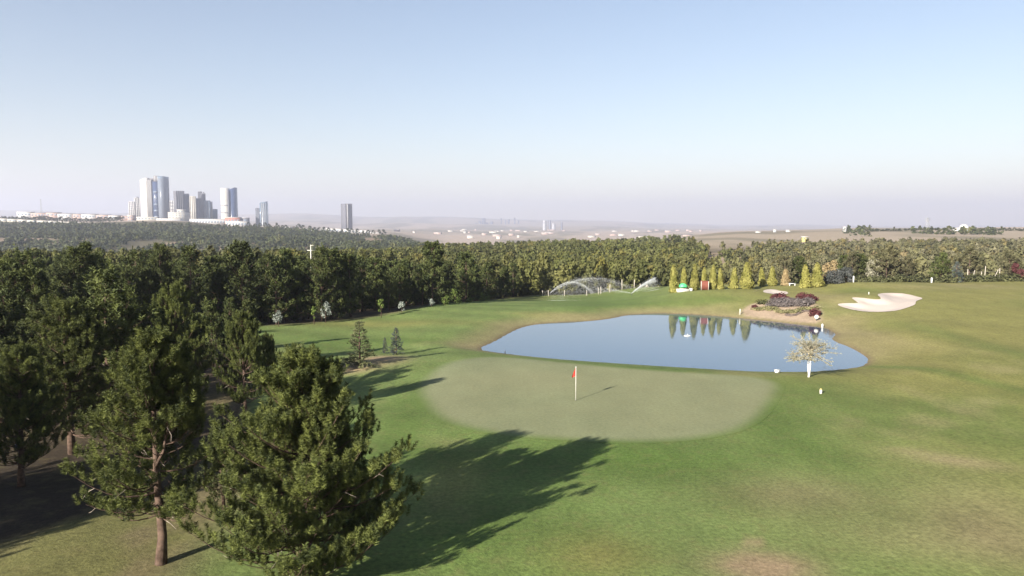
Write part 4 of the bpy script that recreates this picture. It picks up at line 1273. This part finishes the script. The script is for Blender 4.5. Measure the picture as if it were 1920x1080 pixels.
# wire fence beyond the sprinklers
root = thing('wire_fence', 'wire fence on pale posts behind the sprinklers', 'fence', (0, 0, 0))
posts = [(1018, 545.5, 1.1), (1029, 544, 1.2), (1059, 541, 1.2), (1100, 541, 1.1), (1123, 541, 1.4), (1127, 541, 1.5), (1144, 541, 1.7), (1167, 541, 2.1), (1190, 541, 1.9), (1202, 541, 1.3), (1214, 541, 2.0), (1236, 541, 2.2)]
Yf = 147.0
pz = []
for i, (px, py, h) in enumerate(posts):
    x = at(px, Yf); z = sz(x, Yf)
    tl = random.uniform(-.12, .12)
    mb = MB(); mb.tube([(x, Yf, z - .2), (x + tl, Yf, z + h)], [.085, .075], 6); part(mb, 'post', M['postwood'], root)
    pz.append((x, z, h))
x, z, h = pz[10]
for s_ in (-1, 1):
    mb = MB(); mb.tube([(x, Yf + .1, z + h * .8), (x + s_ * .9, Yf + .1, z - .1)], [.05, .05], 5); part(mb, 'brace', M['postwood'], root)
for lv in (.25, .55, .85):
    mb = MB(); mb.tube([(x, Yf - .1, z + 1.1 * lv) for x, z, h in pz], .012, 4); part(mb, 'wire', M['wire'], root)
root = thing('wire_fence', 'leaning pale fence posts below the trees at the far right', 'fence', (0, 0, 0))
Yf = 135.6; pz = []
for px, h, tl in [(1816, 1.9, 0), (1824, 1.7, .5), (1842, 1.4, 0), (1848, 2.4, .1), (1862, 1.7, 1.1), (1876, 1.9, 0)]:
    x = at(px, Yf); z = sz(x, Yf) + 2.6 * (px < 0)
    mb = MB(); mb.tube([(x, Yf, z - .2), (x + tl, Yf, z + h + .7)], [.07, .06], 6); part(mb, 'post', M['postwood'], root); pz.append((x, z, h))
for lv in (1.2, 2.0):
    mb = MB(); mb.tube([(x, Yf - .12, z + lv) for x, z, h in pz], .012, 4); part(mb, 'wire', M['wire'], root)

# sprinklers: nozzle and its jet of drops
m, nt, out = new_mat('water_drops')
p_ = nt.nodes.new('ShaderNodeBsdfPrincipled'); p_.inputs['Base Color'].default_value = (.88, .9, .92, 1); p_.inputs['Roughness'].default_value = .3
t_ = nt.nodes.new('ShaderNodeBsdfTranslucent'); t_.inputs['Color'].default_value = (.88, .9, .92, 1); mx_ = nt.nodes.new('ShaderNodeMixShader'); mx_.inputs[0].default_value = .5
nt.links.new(p_.outputs[0], mx_.inputs[1]); nt.links.new(t_.outputs[0], mx_.inputs[2]); nt.links.new(mx_.outputs[0], out.inputs[0])
M['drops'] = m
def drops(P, size, rng):
    n = len(P); s = size * (.5 + rng.random((n, 1)))
    o = np.array([[1, 1, 1], [1, -1, -1], [-1, 1, -1], [-1, -1, 1]], float)
    V = (P[:, None] + o[None] * s[:, None]).reshape(-1, 3)
    b = (np.arange(n) * 4)[:, None]
    F_ = np.concatenate([b + np.array([[0, 1, 2]]), b + np.array([[0, 3, 1]]), b + np.array([[0, 2, 3]]), b + np.array([[1, 3, 2]])])
    return V, F_
def sprinkler(px, py, Y, jets, lab, seed):
    q = np.random.default_rng(seed)
    x, Y, z = ground(px, py)
    mist = True
    jets = [(a * Y / 126, b, c * Y / 126, d * Y / 126, e, f, g) for a, b, c, d, e, f, g in jets]
    root = thing('sprinkler', lab, 'sprinkler', (x, Y, z))
    mb = MB(); mb.tube([(0, 0, -.1), (0, 0, .35)], [.06, .05], 7); mb.tube([(0, 0, .33), (.15, 0, .45)], [.035, .025], 6); part(mb, 'nozzle', M['black'], root)
    Ps = []
    for (ex, ey, ez, top, n, spread, drift) in jets:
        t = q.random(n) ** .75
        P = np.stack([ex * t, ey * t, .4 + 4 * top * t * (1 - t) + ez * t], 1)
        sp = spread * (.05 + t ** 1.3)[:, None]
        P += q.normal(0, 1, (n, 3)) * sp
        fall = q.random(n) ** 2.5 * t * drift
        P[:, 2] -= fall
        P[:, 0] += fall * .25
        P[:, 2] = np.maximum(P[:, 2], sheet_z(P[:, 0] + x, P[:, 1] + Y) - z + .05)
        Ps.append(P)
    V, F_ = drops(np.concatenate(Ps), .0095, q)
    o = link('spray', np_mesh('spray', V, F_, [M['drops']]), root); o['kind'] = 'stuff'
sprinkler(1031, 553, 126, [(7.6, 1.5, 0, 1.9, 5000, .16, .8), (15.5, 3, 0, 2.5, 5000, .24, 1.2), (12, 2.5, .3, 2.2, 9000, .9, 3.4)], 'sprinkler throwing a tall white arc at the left of the watered turf', 31)
sprinkler(1184, 554, 124, [(4.3, 1.5, 2.45, .28, 9000, .15, .6), (4.6, 2.0, 1.9, .5, 4000, .5, 2.2), (-14, -1, 0, .9, 5000, .8, 1.8)], 'sprinkler throwing a straight white jet up to the right', 32)
# power pole in front of the far hillside
Yp = 210.; x = at(583, Yp); z = sz(x, Yp)
root = thing('power_pole', 'white power pole with two cross arms above the wood', 'pole', (x, Yp, z))
hz = z_at(459, Yp) - z
mb = MB(); mb.tube([(0, 0, -.3), (0, 0, hz)], [.2, .13], 8); part(mb, 'pole', M['offwhite'], root)
part(MB().box(-1.0, 1.0, -.08, .08, hz - 1.7, hz - 1.5), 'cross_arm', M['offwhite'], root); part(MB().box(-.1, 1.0, -.2, -.1, hz - .25, hz - .1), 'cross_arm', M['offwhite'], root)

# ------------------------------------------------------------------ the town far behind
def bmat(name, col, rough=.7, spec=.3, noise=.08, ns=.05): return principled(name, col, rough, spec, noise, ns)
M['b_white'] = bmat('white_render', (.70, .68, .66)); M['b_cream'] = bmat('cream_render', (.62, .58, .50)); M['b_grey'] = bmat('grey_facade', (.22, .22, .25))
M['b_dark'] = bmat('dark_facade', (.13, .13, .17)); M['b_glass'] = bmat('blue_glass', (.05, .08, .17), .25, .6); M['b_glass2'] = bmat('pale_glass', (.20, .26, .34), .3, .6)
M['b_red'] = bmat('terracotta', (.48, .20, .14)); M['b_roof'] = bmat('grey_roof', (.25, .24, .25)); M['b_pink'] = bmat('pinkish_wall', (.52, .38, .33))

def tower(px0, px1, top, base, D, lab, body='b_white', side=None, floors=22, rot=.5, group=None, top2=None, slope=0, ribs=True, cyl=False, win='b_glass'):
    """a tower standing D metres off, seen over px0..px1 and up to row top"""
    xc = at((px0 + px1) / 2, D); W = (px1 - px0) / F * D
    z0 = min(sz(xc, D), z_at(base, D)) ; zt = z_at(top, D); H = zt - z0
    root = thing('tower_block', lab, 'building', (xc, D, z0), 0, group)
    c, s = math.cos(rot), math.sin(rot)
    k = W / (c + s) / 1.0
    a = k; b = k
    if cyl:
        pts = [(math.cos(t) * W / 2, math.sin(t) * W / 2) for t in np.linspace(0, 2 * math.pi, 21)[:-1]]
    else:
        pts = [(u_ * c * a - v_ * s * b, u_ * s * a + v_ * c * b) for u_, v_ in ((-.5, -.5), (.5, -.5), (.5, .5), (-.5, .5))]
    tops = [H + slope * (p[0] / W) for p in pts]
    mb = MB(); mb.prism(pts, -4, H, tops); part(mb, 'wall', M[body], root)
    # storeys: recess bands of glass per floor, as thin proud slabs of glass between piers
    fh = H / floors
    mb = MB()
    for f in range(1, floors):
        z = f * fh
        q = [(p[0] * 1.006, p[1] * 1.006) for p in pts]
        if z + fh * .45 < min(tops): mb.prism(q, z, z + fh * .45)
    if mb.v: part(mb, 'window_band', M[win], root)
    if ribs and not cyl:
        mb = MB()
        for e in range(4):
            p, r = np.array(pts[e]), np.array(pts[(e + 1) % 4]); n_ = max(3, int(np.linalg.norm(r - p) / 6))
            nrm = np.array([(r - p)[1], -(r - p)[0]]); nrm = nrm / np.linalg.norm(nrm)
            for i in range(n_ + 1):
                m_ = p + (r - p) * i / n_ + nrm * .35
                mb.box(m_[0] - .8, m_[0] + .8, m_[1] - .8, m_[1] + .8, -2, min(tops) - .5)
        part(mb, 'pier', M[body], root)
    if top2: 
        part(MB().box(-W * .16, W * .2, -W * .12, W * .12, H * .97, H + top2), 'roof_house', M['b_grey'], root)
    return root, W, H
D1 = 2500
tower(247, 257, 378, 412, D1, 'low white tower at the left end of the skyline', 'b_white', rot=.2, floors=10)
tower(256, 267, 371, 412, D1 + 60, 'white stepped tower beside the largest high rise', 'b_white', rot=.5, floors=12, top2=4)
# the biggest one: white wing, blue core, grey wing
xc = at(292, D1); z0 = sz(xc, D1); s_ = D1 / F
root = thing('tower_block', 'largest high rise: white curved wing, dark blue glass core and grey wing', 'building', (xc, D1, z0))
Hz = lambda py: z_at(py, D1) - z0
def arc(cx, cy, r, a0, a1, n=9): return [(cx + r * math.cos(t), cy + r * math.sin(t)) for t in np.linspace(a0, a1, n)]
wx = lambda px: (px - 292) * s_
w0 = [(wx(269.5), 14), (wx(269.0), 4), (wx(270.5), -8), (wx(275), -15), (wx(284), -20), (wx(286), -20), (wx(286), 24), (wx(275), 24)]
mb = MB(); mb.prism(w0, -6, Hz(338), [Hz(338 - .25 * max(0, (p[0] - wx(269)) / s_)) for p in w0]); part(mb, 'white_wing', M['b_white'], root)
mb = MB()
for f in range(1, 36):
    z = f * Hz(340) / 36
    mb.prism([(p[0] * 1.0 + (-.5 if p[0] < wx(280) else .0), p[1] - .4) for p in w0], z, z + 1.1)
part(mb, 'floor_band', M['b_cream'], root)
mb = MB(); mb.prism([(wx(286), -16), (wx(293), -18), (wx(293), 24), (wx(286), 24)], -6, Hz(337)); part(mb, 'grey_strip', M['b_grey'], root)
mb = MB(); mb.box(wx(293), wx(305.5), -15, 24, -6, Hz(341)); part(mb, 'glass_core', M['b_glass'], root)
mb = MB()
for k in range(5):
    zc = Hz(360 + 11.5 * k - 0); mb.box(wx(297), wx(303.5), -17, -14, zc - 4, zc + 2)
part(mb, 'sky_terrace', M['b_glass2'], root)
mb = MB(); mb.box(wx(305.5), wx(316), -17, 24, -6, Hz(331)); part(mb, 'grey_wing', M['b_glass2'], root)
mb = MB()
for f in range(1, 40):
    z = f * Hz(334) / 40
    mb.box(wx(305.4), wx(316.1), -17.4, 24.3, z, z + 1.3)
part(mb, 'floor_band', M['b_grey'], root)
mb = MB()
for i in range(5): mb.box(wx(287 + i * 1.5), wx(287.5 + i * 1.5), -19, -16, -4, Hz(338))
part(mb, 'pier', M['b_white'], root)
mb = MB(); mb.box(wx(284), wx(300), -10, 20, Hz(338), Hz(334.5)); mb.box(wx(297), wx(305.4), -12, 18, Hz(342), Hz(330)); part(mb, 'roof_house', M['b_roof'], root)
mb = MB(); mb.box(wx(299), wx(299.8), -13, -12, Hz(340), Hz(331)); mb.box(wx(304), wx(304.6), -13, -12, Hz(340), Hz(331)); part(mb, 'roof_post', M['b_white'], root)

tower(318, 332, 376, 412, D1 + 250, 'white topped block between the largest high rise and the grey slab', 'b_white', rot=.15, floors=6, win='b_grey')
tower(330, 350, 358, 414, D1 + 150, 'dark grey ribbed slab tower right of the largest high rise', 'b_grey', rot=.7, floors=30, win='b_dark')
tower(349, 358.5, 363, 414, D1 + 130, 'narrow dark tower with a pale stripe against the ribbed slab', 'b_dark', rot=.3, floors=28)
tower(360, 371, 368, 416, D1 + 50, 'pale cream slim tower with a soft top in the middle group', 'b_cream', rot=.3, floors=26, win='b_white')
tower(370, 379, 372, 415, D1 + 100, 'dark tower in front of the middle group', 'b_dark', rot=.4, floors=26, win='b_glass')
tower(376, 382, 359, 414, D1 + 150, 'tallest slim grey tower of the middle group', 'b_grey', rot=.2, floors=30)
tower(382, 389, 362.5, 414, D1 + 140, 'slim tower with an open frame top in the middle group', 'b_grey', rot=.5, floors=28, top2=5)
tower(387, 397, 376, 414, D1 + 120, 'square pale blue tower right in the middle group', 'b_glass2', rot=.2, floors=20, win='b_white')
tower(396.5, 401.5, 378, 414, D1 + 160, 'thin white edged tower right in the middle group', 'b_white', rot=.4, floors=20)
tower(400, 410.5, 392, 415, D1 + 180, 'lowest bluish tower right of the middle group', 'b_glass2', rot=.3, floors=14)
# pair: white drum and blue blade
xc = at(425, D1); root, W, H = tower(418, 434, 353, 420, D1, 'white drum tower with dark belts and a blue blade behind it', 'b_white', floors=30, cyl=True, win='b_cream')
mb = MB()
sc_ = D1 / F
for py in (385, 399):
    z = z_at(py, D1) - root.location.z
    mb.prism([(math.cos(t) * W * .515, math.sin(t) * W * .515) for t in np.linspace(0, 6.283, 19)[:-1]], z - 1.2, z + 1.2)
part(mb, 'belt', M['b_dark'], root)
pts = [(6.2 * sc_, 10), (8.5 * sc_, -12), (18.5 * sc_, -4), (18.5 * sc_, 20)]
tops = [z_at(p_, D1) - root.location.z for p_ in (356, 356, 351.5, 351.5)]
mb = MB(); mb.prism(pts, -6, 0, tops); part(mb, 'glass_blade', M['b_glass'], root)
mb = MB(); mb.box(8.0 * sc_, 9.6 * sc_, -15, -10, -6, tops[1] - 1); part(mb, 'dark_joint', M['b_dark'], root)
# right pair
tower(481.5, 491, 390, 424, D1 + 300, 'darker short twin of the pair right of the drum tower', 'b_grey', rot=.3, floors=18, win='b_glass2')
tower(489, 505.5, 379, 426, D1 + 250, 'pale blue twin tower with a slanted top right of the drum tower', 'b_glass2', rot=.45, floors=24, slope=6, win='b_white')
# lone tower
tower(641.5, 661.5, 382, 434, 2900, 'lone tower with a white centre strip standing right of all the others', 'b_grey', rot=.8, floors=30, win='b_dark')
xc = at(652, 2900); z0 = sz(xc, 2900)
lone = [o for o in bpy.data.objects if o.name.startswith('tower_block') and o.get('label', '').startswith('lone')][0]
part(MB().box(-2, 9, -17.5, -14.5, -4, z_at(383, 2900) - lone.location.z), 'centre_strip', M['b_white'], lone)
# hazy ones further off
for px0, px1, top, base, D, lab, b in [(1017, 1024, 414, 440, 5200, 'white hazy tower, left of the far central three', 'b_white'), (1028.5, 1032.5, 413, 440, 5300, 'slim grey hazy tower, middle of the far central three', 'b_grey'),
                                      (1034, 1041, 419, 440, 5200, 'pale hazy tower, third of the far central group', 'b_white'), (1051, 1054.5, 417, 440, 5400, 'thin hazy tower standing apart on the right of the far group', 'b_grey')]:
    tower(px0, px1, top, base, D, lab, b, rot=.4, floors=12, ribs=False)
q = np.random.default_rng(4)
for i, (px, top, w) in enumerate([(893, 418, 6), (900, 414, 5), (907, 409, 7), (913, 417, 6), (922, 415, 6), (930, 420, 8), (940, 409, 2.5), (948, 413, 3), (954, 411, 4), (965, 408, 3), (972, 413, 2.5)]):
    tower(px - w / 2, px + w / 2, top, 434, 8600 + 40 * i, 'blurred blue grey tower of the city on the horizon', 'b_dark', rot=q.uniform(0, .8), floors=8, ribs=False, group='blurred towers of the far city')

# low buildings: box, roof parapet, window row
def low(px0, px1, top, base, D, lab, body='b_white', group=None, depth=20, rot=0, storeys=2, flat=True):
    xc = at((px0 + px1) / 2, D); W = (px1 - px0) / F * D
    zt = z_at(top, D); z0 = min(z_at(base, D), sz(xc, D))
    H = zt - z0; root = thing('low_building', lab, 'building', (xc, D, z0), rot, group)
    part(MB().box(-W / 2, W / 2, 0, depth, -3, H), 'wall', M[body], root)
    part(MB().box(-W / 2 - .6, W / 2 + .6, -.6, depth + .6, H, H + max(.6, H * .06)), 'roof', M['b_roof' if not flat else 'b_white'], root)
    mb = MB(); n_ = max(2, int(W / 9)); vis = z_at(top, D) - z_at(base, D)
    for s in range(storeys):
        zc = H - vis * (s + .62) / storeys
        for i in range(n_):
            xx = -W / 2 + W * (i + .5) / n_; mb.box(xx - W / n_ * .28, xx + W / n_ * .28, -.25, 0.05, zc - vis / storeys * .2, zc + vis / storeys * .2)
    part(mb, 'window', M['b_glass2'], root)['kind'] = 'stuff'
low(318, 348, 399, 415, D1 - 100, 'stepped cream block with stripes at the foot of the grey slab', 'b_cream', storeys=5, depth=40)
low(335, 347, 394, 415, D1 - 60, 'upper step of the striped cream block', 'b_cream', storeys=5)
low(255, 297, 407, 416, D1 - 160, 'beige podium below the largest high rise', 'b_cream', storeys=2)
low(296, 340, 410, 418, D1 - 170, 'long low white podium left of the ribbed slab', 'b_white', storeys=1)
low(358, 430, 411, 419, D1 - 180, 'long white podium below the middle towers', 'b_white', storeys=1)
low(424, 451, 408, 417, D1 - 200, 'terracotta red hall below the drum tower', 'b_red', storeys=1)
low(425, 464, 415, 423, D1 - 260, 'white terrace hall in front of the terracotta hall', 'b_white', storeys=1)
low(450, 466, 409, 416, D1 - 190, 'dark grey hall right of the terracotta hall', 'b_grey', storeys=1)
low(36, 62, 398, 404, 2200, 'white house at the left end of the ridge', 'b_white', storeys=1)
for i, (a, b, t, c) in enumerate([(62, 92, 399.5, 'b_pink'), (90, 112, 399, 'b_pink'), (112, 138, 401, 'b_white'), (140, 158, 401.5, 'b_pink'), (156, 182, 402, 'b_white'), (184, 206, 403, 'b_pink'), (206, 226, 404, 'b_white'), (226, 246, 405, 'b_pink')]):
    low(a, b, t, t + 6, 2150 - 6 * i, 'long low flat roofed building in the row along the left ridge', c, 'flat roofed buildings along the left ridge', storeys=1, flat=False)
low(242, 252, 404, 416, 2100, 'pinkish block at the right end of the ridge row', 'b_pink', storeys=2)
for i in range(12):
    a = 0 + i * 18.5
    low(a - 1, a + 17, 410 + i * .95, 414.5 + i * .95, 1620 - i * 8, 'pale bay of the long embankment wall below the left ridge', 'b_cream', 'bays of the embankment wall on the left ridge', storeys=1, depth=6)
mid = [(474, 492, 427, 'b_pink'), (497, 508, 428, 'b_white'), (508, 526, 427, 'b_white'), (527, 542, 429.5, 'b_white'), (534, 545, 425.5, 'b_white'), (545, 560, 430, 'b_white'), (567, 578, 428, 'b_white'), (579, 592, 429, 'b_white'),
       (601, 625, 428, 'b_white'), (622, 645, 429, 'b_white'), (645, 668, 430, 'b_white'), (666, 697, 432, 'b_white'), (690, 714, 436, 'b_white'), (650, 668, 436, 'b_white'), (526, 572, 437.5, 'b_cream'), (572, 600, 440, 'b_cream'), (480, 494, 431, 'b_red'), (702, 712, 440, 'b_white')]
for i, (a, b, t, c) in enumerate(mid):
    low(a, b, t, t + (4.5 if c == 'b_cream' else 6.5), 1900 - t * 0 - (440 - t) * -12 + 9 * i, 'white low building on the slope right of the pair of twin towers', c, 'low buildings on the slope below the lone tower', storeys=1)
for i in range(46):
    px = q.uniform(740, 1330); D = q.uniform(2300, 5200); x = at(px, D); z = sz(x, D)
    w = q.uniform(8, 38); h = q.uniform(4, 8)
    root = thing('low_building', 'tiny white building scattered over the hazy plain', 'building', (x, D, z), q.uniform(-.4, .4), 'white buildings scattered over the far plain')
    part(MB().box(-w / 2, w / 2, -8, 8, -6, h), 'wall', M['b_cream' if q.random() < .5 else 'b_pink'], root); part(MB().box(-w / 2 - 1, w / 2 + 1, -9, 9, h, h + 1.2), 'roof', M['b_roof' if q.random() < .6 else 'b_white'], root)

# right hand ridge
for i, (px, t, w, lab) in enumerate([(1421, 434.5, 9, 'low white shed, leftmost on the right hand ridge'), (1452, 431, 4, 'white silo on the right hand ridge'), (1477, 432, 7, 'white box hut right of the silo on the ridge')]):
    low(px - w / 2, px + w / 2, t, t + 6, 1000, lab, 'b_white', storeys=1, depth=5)
low(1580.5, 1585.5, 426, 433, 900, 'white tower house with a dark tree on the ridge', 'b_white', storeys=2, depth=5)
low(1790, 1818, 428, 435, 880, 'long white house below the white dome', 'b_white', storeys=1, depth=8)
D = 884.; x = at(1808, D); z = z_at(428, D)
root = thing('dome', 'white half round dome on the ridge house', 'dome', (x, D + 4, z - .1))
Rr = 8 / F * D
P = [(0, 0, Rr * math.sin(t)) for t in np.linspace(0, 1.5, 8)]; R_ = [Rr * math.cos(t) for t in np.linspace(0, 1.5, 8)]
mb = MB(); mb.tube(P, R_, 18); part(mb, 'shell', M['b_white'], root, True); mb = MB(); mb.tube([(0, 0, -1.0), (0, 0, .1)], [Rr * 1.03, Rr * 1.03], 18); part(mb, 'rim', M['b_grey'], root)
low(1504, 1514, 445, 449, 620, 'yellow shed in the dry field on the right', 'yellow', storeys=1, depth=4)
def mast(px, top, D, lab, w=3.):
    x = at(px, D); z = sz(x, D); h = z_at(top, D) - z
    root = thing('lattice_mast', lab, 'mast', (x, D, z))
    mb = MB()
    for sx, sy in ((-1, -1), (1, -1), (1, 1), (-1, 1)): mb.tube([(sx * w, sy * w, -1), (sx * .3, sy * .3, h)], [.3, .2], 4)
    part(mb, 'leg', M['steel'], root); mb = MB()
    for k in range(8):
        t = k / 8; t2 = (k + 1) / 8; a, b = w * (1 - t) + .3 * t, w * (1 - t2) + .3 * t2
        mb.tube([(-a, -a, h * t), (b, -b, h * t2)], [.15, .15], 3); mb.tube([(a, -a, h * t), (-b, -b, h * t2)], [.15, .15], 3)
    part(mb, 'bracing', M['steel'], root)
    for f in (.75, .86, .96): part(MB().box(-w * 1.2, w * 1.2, -.2, .2, h * f - .2, h * f + .2), 'cross_arm', M['steel'], root)
mast(1736, 408, 1000, 'thin lattice pylon on the right hand ridge')
mast(82, 373, 2300, 'thin lattice mast above the left ridge')

# trees on the ridges, drawn large enough to tell apart
def far_tree(px, Y, h, w, lab, grp):
    x = at(px, Y)
    o = link('ridge_tree', FT[int(q.integers(0, 3))], None, (x, Y, sz(x, Y) - .6), q.random() * 6, (w, w, h))
    tag(o, lab, 'tree', grp)
FT = []
for k in range(3):
    V = T_A[k].reshape(-1, 3); FT.append(np_mesh('far_tree_crown', V, np.arange(len(V)).reshape(-1, 3), [M['wood_far']], colors=np.tile([.62, .66, .6], (len(V), 1))))
for i in range(46):
    px = 1628 + i * 3.2 + q.normal(0, 1)
    far_tree(px, 905 + q.uniform(-15, 15), q.uniform(2.2, 4.0) + (3 if i in (14, 29, 30) else 0), q.uniform(4, 6.5), 'dark small tree in the row on the right hand ridge', 'trees in the row on the right hand ridge')
for i in range(30):
    px = 1818 + i * 4.5
    far_tree(px, 890 + q.uniform(-10, 10), q.uniform(2.8, 5), q.uniform(5, 7.5), 'dark tree on the ridge right of the white dome', 'trees right of the dome')
far_tree(1588, 902, 9, 5, 'single dark tree beside the white tower house on the ridge', None)
for i in range(54):
    px = -10 + i * 4.6
    far_tree(px, 1700 + q.uniform(-40, 40), q.uniform(8, 13), q.uniform(12, 18), 'dark tree in the row between the left ridge buildings and the embankment wall', 'trees in the row on the left ridge')
for i in range(26):
    px = 470 + i * 10 + q.normal(0, 2)
    far_tree(px, 1780 + q.uniform(-80, 60), q.uniform(8, 15), q.uniform(12, 20), 'dark tree among the white buildings below the lone tower', 'trees among the white buildings on the slope')

# ------------------------------------------------------------------ air
m, nt, out = new_mat('haze_air')
pv = nt.nodes.new('ShaderNodeVolumePrincipled')
pv.inputs['Color'].default_value = (.67, .71, .86, 1)
pv.inputs['Density'].default_value = 1.5e-4
pv.inputs['Anisotropy'].default_value = 0.27
nt.links.new(pv.outputs[0], out.inputs['Volume'])
hz_me = MB().box(-19000, 19000, -120, 18000, float(GZ.min()) - 1.5, max(float(GZ.max()), 560) + 20).mesh('haze', m)
tag(link('haze', hz_me), 'pale haze over the plain and the far hills', None, None, 'stuff')
print('TRIANGLES', TRI['n'], 'z range', GZ.min(), GZ.max())
